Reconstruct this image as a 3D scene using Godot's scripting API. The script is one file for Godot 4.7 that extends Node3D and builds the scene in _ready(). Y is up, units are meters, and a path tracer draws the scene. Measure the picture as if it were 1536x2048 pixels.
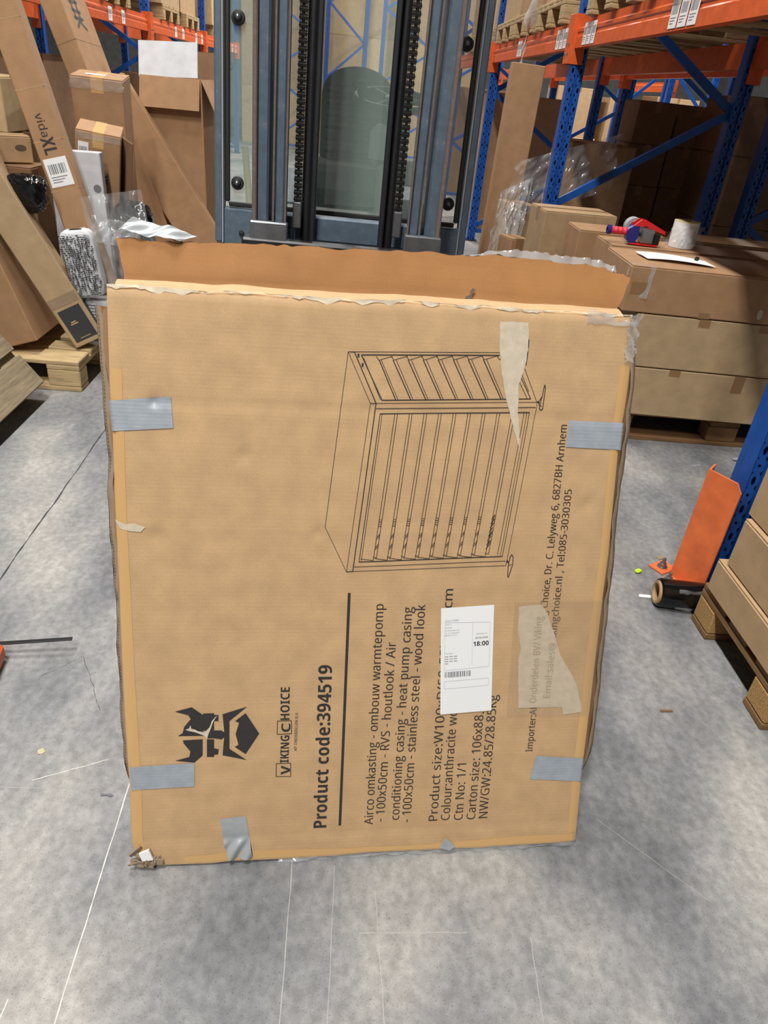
extends Node3D
# A warehouse aisle: a battered product carton leans in front of a forklift, racks and piled cartons on both sides.

const FACE_TEXT := [
	["Product code:394519", 0.3579, 0.0654, 0.3566, 0.4119, 0.0252, 1],
	["Airco omkasting - ombouw warmtepomp", 0.4505, 0.0675, 0.4469, 0.5326, 0.0176, 0],
	["- 100x50cm - RVS - houtlook / Air", 0.4728, 0.0732, 0.4743, 0.4571, 0.0177, 0],
	["conditioning casing - heat pump casing", 0.5027, 0.0758, 0.5011, 0.5270, 0.0178, 0],
	["- 100x50cm - stainless steel - wood look", 0.5262, 0.0694, 0.5254, 0.5317, 0.0179, 0],
	["Product size:W100xD(50-55)xH80cm", 0.5812, 0.0701, 0.5761, 0.5624, 0.0181, 0],
	["Colour:anthracite wo", 0.6066, 0.0706, 0.6038, 0.3141, 0.0182, 0],
	["Ctn No: 1/1", 0.6337, 0.0698, 0.6315, 0.1974, 0.0183, 0],
	["Carton size: 106x88.", 0.6600, 0.0697, 0.6574, 0.3089, 0.0184, 0],
	["NW/GW:24.85/28.85Kg", 0.6854, 0.0712, 0.6813, 0.3451, 0.0185, 0],
	["Importer:AP Onderdelen BV/ Viking Choice, Dr. C. Lelyweg 6, 6827BH Arnhem", 0.7659, 0.2190, 0.7612, 0.8747, 0.0142, 0],
	["Email:sales@vikingchoice.nl , Tel:085-3030305", 0.7895, 0.3371, 0.7843, 0.7569, 0.0140, 0],
	["V", 0.2836, 0.1861, 0.2841, 0.2055, 0.0171, 1],
	["IKING", 0.2806, 0.2120, 0.2811, 0.2693, 0.0161, 1],
	["C", 0.2824, 0.2766, 0.2826, 0.2944, 0.0169, 1],
	["HOICE", 0.2803, 0.3017, 0.2793, 0.3685, 0.0168, 1],
	["AP ONDERDELEN B.V.", 0.2956, 0.2361, 0.2961, 0.3173, 0.0053, 0],
]
const GHOST_TEXT := [
	["Onderdelen BV/ Viking", 0.7617, 0.3268, 0.7555, 0.5087, 0.0139, 0],
	["Email:sales@", 0.7895, 0.3371, 0.7880, 0.4539, 0.0140, 0],
]
const RULE := [0.3815, 0.0687, 0.3875, 0.0684, 0.3845, 0.5537, 0.3799, 0.5537]
const EMBLEM := [
	[0.0715, 0.3231, 0.1018, 0.3316, 0.1218, 0.3155, 0.1216, 0.2727, 0.0765, 0.2734, 0.0850, 0.2790, 0.0882, 0.2921, 0.0999, 0.3073, 0.0956, 0.3153],
	[0.1218, 0.3184, 0.1419, 0.3185, 0.1419, 0.3150, 0.1496, 0.3148, 0.1496, 0.3023, 0.1419, 0.3024, 0.1419, 0.2833, 0.1554, 0.2830, 0.1599, 0.2793, 0.1599, 0.2686, 0.1555, 0.2643, 0.1419, 0.2671, 0.1294, 0.2674, 0.1294, 0.2831, 0.1216, 0.2833],
	[0.0715, 0.2225, 0.0967, 0.2297, 0.0989, 0.2407, 0.0866, 0.2583, 0.0854, 0.2643, 0.1211, 0.2656, 0.1209, 0.2319, 0.1058, 0.2174],
	[0.1289, 0.2654, 0.1419, 0.2650, 0.1419, 0.2462, 0.1503, 0.2444, 0.1490, 0.2331, 0.1419, 0.2327, 0.1419, 0.2282, 0.1288, 0.2287],
	[0.1571, 0.3161, 0.2016, 0.3303, 0.1697, 0.3017, 0.1700, 0.2444, 0.2019, 0.2198, 0.1574, 0.2313, 0.1602, 0.2680, 0.1601, 0.2828],
	[0.1991, 0.3172, 0.2246, 0.2745, 0.1999, 0.2323, 0.1797, 0.2480, 0.1865, 0.2523, 0.1811, 0.2748, 0.1872, 0.2975, 0.1801, 0.3015]]
const EMBLEM_TEAR := [0.0902, 0.2862, 0.0972, 0.2890, 0.0990, 0.2956, 0.1010, 0.2880, 0.1242, 0.2794, 0.1333, 0.2895, 0.1377, 0.3026, 0.1481, 0.3146, 0.1403, 0.3010, 0.1351, 0.2850, 0.1320, 0.2771, 0.1294, 0.2653, 0.1237, 0.2735, 0.1118, 0.2789]
const LOGO_BOX_V := [0.2576, 0.2105, 0.2846, 0.2102, 0.2853, 0.1818, 0.2576, 0.1828]
const LOGO_BOX_C := [0.2579, 0.2995, 0.2841, 0.2995, 0.2847, 0.2725, 0.2579, 0.2721]
const DRAWING := [
	[1.0, 0.3617, 0.9820, 0.3338, 0.6771, 0.3753, 0.5939],
	[1.0, 0.3617, 0.9820, 0.4035, 0.8977, 0.3753, 0.5939],
	[2.2, 0.3724, 0.9820, 0.4133, 0.8982, 0.3867, 0.5949],
	[1.3, 0.3617, 0.9820, 0.3724, 0.9820],
	[1.5, 0.4035, 0.8977, 0.4133, 0.8982],
	[2.0, 0.3753, 0.5939, 0.3867, 0.5949],
	[1.0, 0.3617, 0.9820, 0.6244, 0.9946],
	[2.4, 0.3842, 0.9781, 0.6248, 0.9899],
	[1.0, 0.3867, 0.5949, 0.6727, 0.6092, 0.6731, 0.6181],
	[1.2, 0.3887, 0.6033, 0.6712, 0.6181],
	[1.0, 0.4133, 0.8982, 0.6995, 0.9125],
	[1.6, 0.4138, 0.8890, 0.6990, 0.9033],
	[2.2, 0.3842, 0.9781, 0.4234, 0.9039, 0.6884, 0.9178],
	[1.2, 0.3886, 0.9727, 0.4206, 0.9046],
	[1.0, 0.6707, 0.9720, 0.7001, 0.9126, 0.7009, 0.9054, 0.6727, 0.6092],
	[1.6, 0.6655, 0.9563, 0.6884, 0.9178],
	[1.0, 0.6627, 0.9492, 0.6825, 0.9169],
	[1.0, 0.6669, 0.9606, 0.6832, 0.9304],
	[2.4, 0.4213, 0.8804, 0.6888, 0.8940],
	[1.6, 0.4213, 0.8804, 0.3972, 0.6129],
	[2.4, 0.3972, 0.6129, 0.6641, 0.6269],
	[1.3, 0.6888, 0.8940, 0.6641, 0.6269],
	[1.0, 0.4248, 0.8797, 0.4012, 0.6151],
	[1.0, 0.6841, 0.8927, 0.6601, 0.6290],
	[1.2, 0.6790, 0.8924, 0.6544, 0.6305],
	[1.3, 0.4469, 0.8814, 0.4228, 0.6160],
	[1.3, 0.4517, 0.8816, 0.4285, 0.6206],
	[1.2, 0.4228, 0.6160, 0.3995, 0.6188],
	[1.0, 0.4219, 0.6227, 0.4279, 0.6216],
	[1.0, 0.4298, 0.6927, 0.4348, 0.6922],
	[1.6, 0.4294, 0.6887, 0.4344, 0.6882],
	[1.0, 0.4290, 0.6846, 0.4341, 0.6841],
	[1.6, 0.4287, 0.6805, 0.4337, 0.6800],
	[1.1, 0.4276, 0.6601, 0.4323, 0.6662],
	[1.1, 0.4272, 0.6560, 0.4319, 0.6621],
	[1.1, 0.4258, 0.6409, 0.4306, 0.6470],
	[1.1, 0.4255, 0.6367, 0.4302, 0.6429],
	[1.0, 0.4150, 0.9711, 0.4375, 0.9787],
	[2.2, 0.4150, 0.9711, 0.4468, 0.9060],
	[1.1, 0.4184, 0.9713, 0.4508, 0.9062],
	[1.2, 0.4097, 0.9768, 0.4145, 0.9705],
	[1.3, 0.4726, 0.8828, 0.4484, 0.6172],
	[1.3, 0.4774, 0.8830, 0.4541, 0.6219],
	[1.2, 0.4484, 0.6172, 0.4250, 0.6200],
	[1.0, 0.4474, 0.6239, 0.4534, 0.6228],
	[1.0, 0.4554, 0.6940, 0.4604, 0.6935],
	[1.6, 0.4550, 0.6899, 0.4601, 0.6894],
	[1.0, 0.4546, 0.6859, 0.4597, 0.6853],
	[1.6, 0.4543, 0.6818, 0.4593, 0.6813],
	[1.1, 0.4532, 0.6613, 0.4579, 0.6675],
	[1.1, 0.4528, 0.6572, 0.4575, 0.6634],
	[1.1, 0.4515, 0.6421, 0.4562, 0.6483],
	[1.1, 0.4511, 0.6379, 0.4558, 0.6441],
	[1.0, 0.4408, 0.9726, 0.4634, 0.9802],
	[2.2, 0.4386, 0.9724, 0.4731, 0.9073],
	[1.1, 0.4442, 0.9727, 0.4771, 0.9075],
	[1.2, 0.4354, 0.9782, 0.4403, 0.9720],
	[1.3, 0.4984, 0.8841, 0.4741, 0.6184],
	[1.3, 0.5033, 0.8843, 0.4798, 0.6231],
	[1.2, 0.4741, 0.6184, 0.4505, 0.6212],
	[1.0, 0.4731, 0.6252, 0.4792, 0.6240],
	[1.0, 0.4811, 0.6952, 0.4862, 0.6947],
	[1.6, 0.4807, 0.6912, 0.4858, 0.6907],
	[1.0, 0.4804, 0.6871, 0.4855, 0.6866],
	[1.6, 0.4800, 0.6830, 0.4851, 0.6825],
	[1.1, 0.4790, 0.6626, 0.4837, 0.6687],
	[1.1, 0.4786, 0.6584, 0.4833, 0.6646],
	[1.1, 0.4772, 0.6433, 0.4819, 0.6495],
	[1.1, 0.4768, 0.6392, 0.4815, 0.6454],
	[1.0, 0.4667, 0.9740, 0.4894, 0.9817],
	[2.2, 0.4645, 0.9739, 0.4996, 0.9086],
	[1.1, 0.4701, 0.9742, 0.5036, 0.9088],
	[1.2, 0.4613, 0.9797, 0.4662, 0.9735],
	[1.3, 0.5244, 0.8855, 0.4999, 0.6196],
	[1.3, 0.5293, 0.8857, 0.5057, 0.6243],
	[1.2, 0.4999, 0.6196, 0.4762, 0.6224],
	[1.0, 0.4989, 0.6264, 0.5050, 0.6253],
	[1.0, 0.5070, 0.6965, 0.5121, 0.6960],
	[1.6, 0.5066, 0.6924, 0.5118, 0.6919],
	[1.0, 0.5063, 0.6883, 0.5114, 0.6878],
	[1.6, 0.5059, 0.6843, 0.5110, 0.6838],
	[1.1, 0.5049, 0.6638, 0.5096, 0.6700],
	[1.1, 0.5045, 0.6597, 0.5092, 0.6658],
	[1.1, 0.5031, 0.6445, 0.5078, 0.6507],
	[1.1, 0.5027, 0.6404, 0.5074, 0.6466],
	[1.0, 0.4928, 0.9755, 0.5156, 0.9832],
	[2.2, 0.4905, 0.9754, 0.5262, 0.9099],
	[1.1, 0.4962, 0.9757, 0.5302, 0.9101],
	[1.2, 0.4873, 0.9812, 0.4923, 0.9749],
	[1.3, 0.5505, 0.8868, 0.5259, 0.6208],
	[1.3, 0.5554, 0.8871, 0.5317, 0.6256],
	[1.2, 0.5259, 0.6208, 0.5021, 0.6237],
	[1.0, 0.5249, 0.6277, 0.5310, 0.6265],
	[1.0, 0.5330, 0.6978, 0.5382, 0.6973],
	[1.6, 0.5327, 0.6937, 0.5378, 0.6932],
	[1.0, 0.5323, 0.6896, 0.5375, 0.6891],
	[1.6, 0.5319, 0.6855, 0.5371, 0.6850],
	[1.1, 0.5309, 0.6650, 0.5356, 0.6712],
	[1.1, 0.5305, 0.6609, 0.5352, 0.6671],
	[1.1, 0.5292, 0.6458, 0.5339, 0.6520],
	[1.1, 0.5288, 0.6416, 0.5335, 0.6478],
	[1.0, 0.5190, 0.9770, 0.5419, 0.9847],
	[2.2, 0.5167, 0.9769, 0.5529, 0.9112],
	[1.1, 0.5224, 0.9772, 0.5570, 0.9114],
	[1.2, 0.5135, 0.9827, 0.5185, 0.9764],
	[1.3, 0.5768, 0.8882, 0.5521, 0.6221],
	[1.3, 0.5817, 0.8884, 0.5579, 0.6268],
	[1.2, 0.5521, 0.6221, 0.5281, 0.6249],
	[1.0, 0.5510, 0.6289, 0.5572, 0.6278],
	[1.0, 0.5592, 0.6990, 0.5644, 0.6985],
	[1.6, 0.5588, 0.6950, 0.5640, 0.6944],
	[1.0, 0.5585, 0.6909, 0.5637, 0.6904],
	[1.6, 0.5581, 0.6868, 0.5633, 0.6863],
	[1.1, 0.5571, 0.6663, 0.5618, 0.6725],
	[1.1, 0.5567, 0.6622, 0.5614, 0.6684],
	[1.1, 0.5553, 0.6470, 0.5600, 0.6532],
	[1.1, 0.5550, 0.6429, 0.5597, 0.6491],
	[1.0, 0.5454, 0.9785, 0.5684, 0.9863],
	[2.2, 0.5431, 0.9784, 0.5798, 0.9126],
	[1.1, 0.5488, 0.9787, 0.5839, 0.9128],
	[1.2, 0.5398, 0.9842, 0.5449, 0.9779],
	[1.3, 0.6032, 0.8896, 0.5784, 0.6233],
	[1.3, 0.6082, 0.8898, 0.5842, 0.6281],
	[1.2, 0.5784, 0.6233, 0.5542, 0.6262],
	[1.0, 0.5772, 0.6302, 0.5835, 0.6290],
	[1.0, 0.5856, 0.7003, 0.5908, 0.6998],
	[1.6, 0.5852, 0.6962, 0.5904, 0.6957],
	[1.0, 0.5848, 0.6921, 0.5900, 0.6916],
	[1.6, 0.5844, 0.6881, 0.5896, 0.6875],
	[1.1, 0.5835, 0.6676, 0.5881, 0.6737],
	[1.1, 0.5831, 0.6634, 0.5878, 0.6696],
	[1.1, 0.5817, 0.6483, 0.5864, 0.6545],
	[1.1, 0.5813, 0.6442, 0.5860, 0.6504],
	[1.0, 0.5719, 0.9800, 0.5950, 0.9878],
	[2.2, 0.5696, 0.9799, 0.6069, 0.9139],
	[1.1, 0.5754, 0.9802, 0.6110, 0.9141],
	[1.2, 0.5662, 0.9857, 0.5714, 0.9794],
	[1.3, 0.6298, 0.8910, 0.6048, 0.6246],
	[1.3, 0.6348, 0.8912, 0.6106, 0.6294],
	[1.2, 0.6048, 0.6246, 0.5805, 0.6274],
	[1.0, 0.6036, 0.6315, 0.6099, 0.6303],
	[1.0, 0.6120, 0.7016, 0.6173, 0.7011],
	[1.6, 0.6116, 0.6975, 0.6169, 0.6970],
	[1.0, 0.6113, 0.6934, 0.6165, 0.6929],
	[1.6, 0.6109, 0.6893, 0.6161, 0.6888],
	[1.1, 0.6099, 0.6688, 0.6146, 0.6750],
	[1.1, 0.6096, 0.6647, 0.6143, 0.6709],
	[1.1, 0.6081, 0.6496, 0.6129, 0.6558],
	[1.1, 0.6078, 0.6454, 0.6125, 0.6516],
	[1.0, 0.5986, 0.9815, 0.6218, 0.9893],
	[2.2, 0.5963, 0.9814, 0.6341, 0.9152],
	[1.1, 0.6021, 0.9817, 0.6383, 0.9154],
	[1.2, 0.5929, 0.9873, 0.5981, 0.9809],
	[1.3, 0.6565, 0.8924, 0.6314, 0.6258],
	[1.3, 0.6616, 0.8926, 0.6372, 0.6306],
	[1.2, 0.6314, 0.6258, 0.6069, 0.6287],
	[1.0, 0.6302, 0.6327, 0.6365, 0.6316],
	[1.0, 0.6387, 0.7029, 0.6439, 0.7024],
	[1.6, 0.6383, 0.6988, 0.6436, 0.6983],
	[1.0, 0.6379, 0.6947, 0.6432, 0.6942],
	[1.6, 0.6375, 0.6906, 0.6428, 0.6901],
	[1.1, 0.6366, 0.6701, 0.6413, 0.6763],
	[1.1, 0.6362, 0.6660, 0.6409, 0.6722],
	[1.1, 0.6348, 0.6508, 0.6395, 0.6570],
	[1.1, 0.6344, 0.6467, 0.6391, 0.6529],
	[1.0, 0.6255, 0.9830, 0.6487, 0.9909],
	[1.2, 0.6197, 0.9888, 0.6249, 0.9825],
	[2.4, 0.6426, 0.7064, 0.6373, 0.6971],
	[2.4, 0.6417, 0.6984, 0.6364, 0.6891],
	[2.4, 0.6409, 0.6904, 0.6356, 0.6810],
	[2.4, 0.6401, 0.6824, 0.6347, 0.6730],
	[2.4, 0.6392, 0.6743, 0.6339, 0.6649],
	[2.4, 0.6384, 0.6662, 0.6330, 0.6568],
	[2.4, 0.6375, 0.6581, 0.6322, 0.6487],
	[2.4, 0.6367, 0.6500, 0.6313, 0.6406],
	[3.0, 0.6740, 1.0198, 0.6746, 1.0110, 0.6742, 0.9930, 0.6731, 0.9755],
	[9.0, 0.3776, 0.9767, 0.3809, 0.9769],
	[9.0, 0.3852, 0.9615, 0.3885, 0.9616],
	[2.0, 0.7111, 0.9436, 0.7132, 0.9388, 0.7122, 0.9016, 0.7095, 0.8986, 0.7061, 0.9013, 0.7068, 0.9143, 0.7089, 0.9230, 0.7111, 0.9436],
	[1.2, 0.7001, 0.9126, 0.7041, 0.9147],
	[4.0, 0.7011, 0.9140, 0.7051, 0.9108],
	[1.2, 0.7036, 0.9084, 0.7099, 0.9058],
	[1.2, 0.7035, 0.9142, 0.7081, 0.9224],
	[2.0, 0.6819, 0.6309, 0.6849, 0.6262, 0.6857, 0.6119, 0.6800, 0.5863, 0.6783, 0.5879, 0.6772, 0.6086, 0.6788, 0.6245, 0.6819, 0.6309],
	[1.2, 0.6731, 0.6149, 0.6763, 0.6181],
	[4.0, 0.6737, 0.6188, 0.6779, 0.6144],
	[1.2, 0.6772, 0.6086, 0.6838, 0.6119]]
const PATCH_TOP := [0.6199, 1.0463, 0.6707, 1.0476, 0.6747, 1.0016, 0.6714, 0.9715, 0.6675, 0.9567, 0.6634, 0.9340, 0.6681, 0.8886, 0.6786, 0.8219, 0.6661, 0.8530, 0.6534, 0.8880, 0.6382, 0.9311, 0.6290, 0.9694, 0.6227, 1.0072]
const PATCH_LOW := [0.7068, 0.5277, 0.7290, 0.5313, 0.7517, 0.5320, 0.7620, 0.5177, 0.7737, 0.4926, 0.7855, 0.4671, 0.8009, 0.4266, 0.8249, 0.3928, 0.8409, 0.3661, 0.8548, 0.3277, 0.8588, 0.3045, 0.8213, 0.2995, 0.8157, 0.3162, 0.7663, 0.3166, 0.7266, 0.3163, 0.7164, 0.4164, 0.7190, 0.4420, 0.7093, 0.4784]
const TAPE_PATCH := [0.6963, 0.5390, 0.8727, 0.5430, 0.8755, 0.2963, 0.7264, 0.2999, 0.7033, 0.2966, 0.7008, 0.4239]
const LABEL := [0.5554, 0.5248, 0.6572, 0.5319, 0.6716, 0.3125, 0.5698, 0.3063]
const DUCT_A := [-0.0271, 0.8837, 0.0724, 0.8946, 0.0758, 0.8428, -0.0232, 0.8341]
const DUCT_B := [0.7640, 0.8827, 0.8712, 0.8824, 0.8723, 0.8330, 0.7631, 0.8348]
const DUCT_C := [-0.0127, 0.2120, 0.1060, 0.2171, 0.1057, 0.1674, -0.0113, 0.1637]
const DUCT_D := [0.1529, 0.0948, 0.2019, 0.0990, 0.2102, 0.0439, 0.2164, 0.0051, 0.1702, 0.0056, 0.1615, 0.0354]
const DUCT_E := [0.7749, 0.2093, 0.8804, 0.2000, 0.8805, 0.1471, 0.7668, 0.1573]
const TEAR_LEFT := [-0.0222, 0.6846, -0.0046, 0.6762, 0.0085, 0.6782, 0.0281, 0.6715, 0.0197, 0.6625, 0.0033, 0.6640, -0.0146, 0.6690]
const FRONT_LEFT := [0.0001, -0.0021, -0.0117, 0.0452, -0.0126, 0.1827, -0.0159, 0.2758, -0.0184, 0.3873, -0.0195, 0.5557, -0.0217, 0.7021, -0.0219, 0.8258, -0.0242, 0.9008, -0.0245, 1.0108, -0.0243, 1.0633]
const FRONT_RIGHT := [0.8850, 0.0044, 0.8794, 0.1737, 0.8787, 0.2890, 0.8766, 0.4035, 0.8747, 0.5435, 0.8747, 0.6350, 0.8707, 0.7304, 0.8668, 0.8300, 0.8685, 0.8878, 0.8693, 0.9770, 0.8617, 1.0690]
const FRONT_TOP := [-0.0243, 1.0633, 0.0424, 1.0624, 0.1197, 1.0620, 0.2145, 1.0618, 0.3117, 1.0624, 0.4112, 1.0639, 0.5134, 1.0645, 0.6181, 1.0652, 0.7255, 1.0667, 0.8617, 1.0690]
const BACK_LEFT := [-0.0384, -0.0484, -0.0443, 0.1052, -0.0486, 0.2625, -0.0508, 0.4120, -0.0536, 0.5643, -0.0589, 0.6519, -0.0591, 0.7276, -0.0558, 0.8016, -0.0595, 0.8734, -0.0630, 0.9691, -0.0656, 1.0366, -0.0697, 1.0836]
const BACK_RIGHT := [0.9537, -0.0643, 0.9519, 0.0657, 0.9508, 0.2399, 0.9482, 0.4515, 0.9459, 0.5525, 0.9385, 0.7033, 0.9378, 0.8171, 0.9400, 0.8776, 0.9358, 0.9947, 0.9311, 1.0702]
const FLAP := [-0.0118, 0.0155, -0.0202, 0.0524, -0.0333, 0.0935, -0.0449, 0.1352, 0.0129, 0.1332, 0.1004, 0.1367, 0.1897, 0.1404, 0.2443, 0.1409, 0.2810, 0.1419, 0.3744, 0.1468, 0.4699, 0.1539, 0.5677, 0.1590, 0.6678, 0.1642, 0.7699, 0.1651, 0.8530, 0.1630, 0.9049, 0.1549, 0.9416, 0.1409, 0.9345, 0.1156, 0.9080, 0.0848, 0.8868, 0.0613, 0.8718, 0.0364]
const FLAP_TAPE := [-0.0413, 0.1438, 0.0671, 0.1317, 0.0960, 0.1541, -0.0179, 0.1791]

# The big carton's own axes: bottom left corner of its front, right, up and out of the front.
const CARTON_O := Vector3(-0.327, 0.010, -0.831)
const CARTON_A := Vector3(0.99584, 0.0, -0.09117)
const CARTON_B := Vector3(-0.02779, 0.95242, -0.30353)
const CARTON_N := Vector3(0.08683, 0.30479, 0.94845)
const CARTON_D := 0.12

var M := {}
var taken := {}
var cache := {}
var rng := RandomNumberGenerator.new()
var wave := FastNoiseLite.new()

# ---------------------------------------------------------------- helpers
func numbered(n: String) -> String:
	if not taken.has(n):
		taken[n] = 0
		return n
	taken[n] += 1
	return "%s_%03d" % [n, taken[n]]

func thing(called: String, label: String, category: String, xf: Transform3D, group := "") -> Node3D:
	var o := Node3D.new()
	o.name = numbered(called)
	add_child(o)
	o.transform = xf
	o.set_meta("label", label)
	o.set_meta("category", category)
	if group != "":
		o.set_meta("group", group)
	return o

func part(parent: Node, called: String, mesh: Mesh, mat: Material, xf := Transform3D.IDENTITY, label := "") -> MeshInstance3D:
	var o := MeshInstance3D.new()
	o.name = called
	o.mesh = mesh
	o.material_override = mat
	o.transform = xf
	parent.add_child(o, true)
	if label != "":
		o.set_meta("label", label)
	return o

func single(called: String, mesh: Mesh, mat: Material, label: String, category: String, xf: Transform3D, group := "") -> MeshInstance3D:
	var o := part(self, numbered(called), mesh, mat, xf, label)
	o.set_meta("category", category)
	if group != "":
		o.set_meta("group", group)
	return o

func structure(called: String, mesh: Mesh, mat: Material, xf: Transform3D, label := "", category := "") -> MeshInstance3D:
	var o := part(self, called, mesh, mat, xf, label)
	o.set_meta("kind", "structure")
	if category != "":
		o.set_meta("category", category)
	return o

func at(x: float, y: float, z: float) -> Transform3D:
	return Transform3D(Basis.IDENTITY, Vector3(x, y, z))

func posed(p: Vector3, yaw := 0.0, pitch := 0.0, roll := 0.0) -> Transform3D:
	var b := Basis(Vector3.UP, deg_to_rad(yaw)) * Basis(Vector3(0, 0, 1), deg_to_rad(roll)) * Basis(Vector3.RIGHT, deg_to_rad(pitch))
	return Transform3D(b, p)

func tri(st: SurfaceTool, a: Vector3, b: Vector3, c: Vector3, n: Vector3) -> void:
	# normals are given, winding follows them (clockwise seen from the front)
	if (b - a).cross(c - a).dot(n) > 0.0:
		var t := b
		b = c
		c = t
	for p in [a, b, c]:
		st.set_normal(n)
		st.set_uv(Vector2(p.x, p.y))
		st.add_vertex(p)

func quad(st: SurfaceTool, a: Vector3, b: Vector3, c: Vector3, d: Vector3, n := Vector3.ZERO) -> void:
	if n == Vector3.ZERO:
		n = (b - a).cross(c - a).normalized()
	tri(st, a, b, c, n)
	tri(st, a, c, d, n)

func begin() -> SurfaceTool:
	var st := SurfaceTool.new()
	st.begin(Mesh.PRIMITIVE_TRIANGLES)
	return st

func add_box(st: SurfaceTool, size: Vector3, xf := Transform3D.IDENTITY, bevel := 0.003) -> void:
	var h := size / 2.0
	var b: float = min(bevel, min(h.x, min(h.y, h.z)) * 0.45)
	var ax := [Vector3(1, 0, 0), Vector3(0, 1, 0), Vector3(0, 0, 1)]
	for k in 3:
		var u: Vector3 = ax[(k + 1) % 3]
		var v: Vector3 = ax[(k + 2) % 3]
		var w: Vector3 = ax[k]
		var hu: float = h[(k + 1) % 3]
		var hv: float = h[(k + 2) % 3]
		var hw: float = h[k]
		for s in [-1.0, 1.0]:
			var c: Vector3 = w * hw * s
			var q := [c + u * (hu - b) + v * (hv - b), c - u * (hu - b) + v * (hv - b), c - u * (hu - b) - v * (hv - b), c + u * (hu - b) - v * (hv - b)]
			quad(st, xf * q[0], xf * q[1], xf * q[2], xf * q[3], (xf.basis * (w * s)).normalized())
		if b > 0.0:
			for su in [-1.0, 1.0]:
				for sv in [-1.0, 1.0]:
					var p0: Vector3 = u * hu * su + v * (hv - b) * sv
					var p1: Vector3 = u * (hu - b) * su + v * hv * sv
					var e: Vector3 = w * (hw - b)
					quad(st, xf * (p0 + e), xf * (p1 + e), xf * (p1 - e), xf * (p0 - e), (xf.basis * (u * su + v * sv)).normalized())
	if b > 0.0:
		for sx in [-1.0, 1.0]:
			for sy in [-1.0, 1.0]:
				for sz in [-1.0, 1.0]:
					var s := Vector3(sx, sy, sz)
					var a0 := Vector3(h.x, h.y - b, h.z - b) * s
					var a1 := Vector3(h.x - b, h.y, h.z - b) * s
					var a2 := Vector3(h.x - b, h.y - b, h.z) * s
					tri(st, xf * a0, xf * a1, xf * a2, (xf.basis * s).normalized())

func box(size: Vector3, bevel := 0.003) -> Mesh:
	var key := "b%s/%.4f" % [size, bevel]
	if not cache.has(key):
		var st := begin()
		add_box(st, size, Transform3D.IDENTITY, bevel)
		cache[key] = st.commit()
	return cache[key]

func add_tube(st: SurfaceTool, pts: Array, r: float, sides := 10, caps := true) -> void:
	var rings := []
	for i in pts.size():
		var p: Vector3 = pts[i]
		var d: Vector3 = (pts[min(i + 1, pts.size() - 1)] - pts[max(i - 1, 0)]).normalized()
		var u := d.cross(Vector3.UP if absf(d.y) < 0.9 else Vector3.RIGHT).normalized()
		var v := d.cross(u)
		var ring := []
		for k in sides:
			var t := TAU * k / sides
			ring.append([p + (u * cos(t) + v * sin(t)) * r, u * cos(t) + v * sin(t)])
		rings.append(ring)
	for i in rings.size() - 1:
		for k in sides:
			var a = rings[i][k]
			var b = rings[i][(k + 1) % sides]
			var c = rings[i + 1][(k + 1) % sides]
			var d = rings[i + 1][k]
			smooth_quad(st, [a, b, c, d])
	if caps:
		for e in [0, rings.size() - 1]:
			var n: Vector3 = (pts[0] - pts[1]).normalized() if e == 0 else (pts[-1] - pts[-2]).normalized()
			for k in sides:
				tri(st, pts[e], rings[e][k][0], rings[e][(k + 1) % sides][0], n)

func smooth_quad(st: SurfaceTool, q: Array) -> void:
	for t in [[0, 1, 2], [0, 2, 3]]:
		var a: Vector3 = q[t[0]][0]
		var b: Vector3 = q[t[1]][0]
		var c: Vector3 = q[t[2]][0]
		var o := [t[0], t[1], t[2]]
		if (b - a).cross(c - a).dot(q[t[0]][1] + q[t[1]][1] + q[t[2]][1]) > 0.0:
			o = [t[0], t[2], t[1]]
		for k in o:
			st.set_normal(q[k][1])
			st.set_uv(Vector2(q[k][0].x, q[k][0].y))
			st.add_vertex(q[k][0])

func tube(pts: Array, r: float, sides := 10) -> Mesh:
	var st := begin()
	add_tube(st, pts, r, sides)
	return st.commit()

func lathe(profile: Array, sides := 24) -> Mesh:
	# profile of (radius, height) pairs turned about y
	var st := begin()
	for i in profile.size() - 1:
		var p: Vector2 = profile[i]
		var q: Vector2 = profile[i + 1]
		var n2 := Vector2(q.y - p.y, p.x - q.x).normalized()
		for k in sides:
			var s := []
			for e in [[p, k], [p, k + 1], [q, k + 1], [q, k]]:
				var t: float = TAU * e[1] / sides
				var d := Vector3(cos(t), 0, sin(t))
				s.append([d * e[0].x + Vector3.UP * e[0].y, (d * n2.x + Vector3.UP * n2.y).normalized()])
			smooth_quad(st, s)
	return st.commit()

func grid_sheet(nu: int, nv: int, f: Callable) -> Mesh:
	# a thin sheet: f(u, v) with u, v in 0..1 gives the point
	var st := begin()
	var p := []
	for j in nv + 1:
		var row := []
		for i in nu + 1:
			row.append(f.call(float(i) / nu, float(j) / nv))
		p.append(row)
	for j in nv:
		for i in nu:
			var q := []
			for e in [[i, j], [i + 1, j], [i + 1, j + 1], [i, j + 1]]:
				var x: int = e[0]
				var y: int = e[1]
				var du: Vector3 = p[y][min(x + 1, nu)] - p[y][max(x - 1, 0)]
				var dv: Vector3 = p[min(y + 1, nv)][x] - p[max(y - 1, 0)][x]
				q.append([p[y][x], du.cross(dv).normalized()])
			smooth_quad(st, q)
	return st.commit()

func pairs(a: Array) -> PackedVector2Array:
	var r := PackedVector2Array()
	for i in range(0, a.size(), 2):
		r.append(Vector2(a[i], a[i + 1]))
	return r

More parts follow.
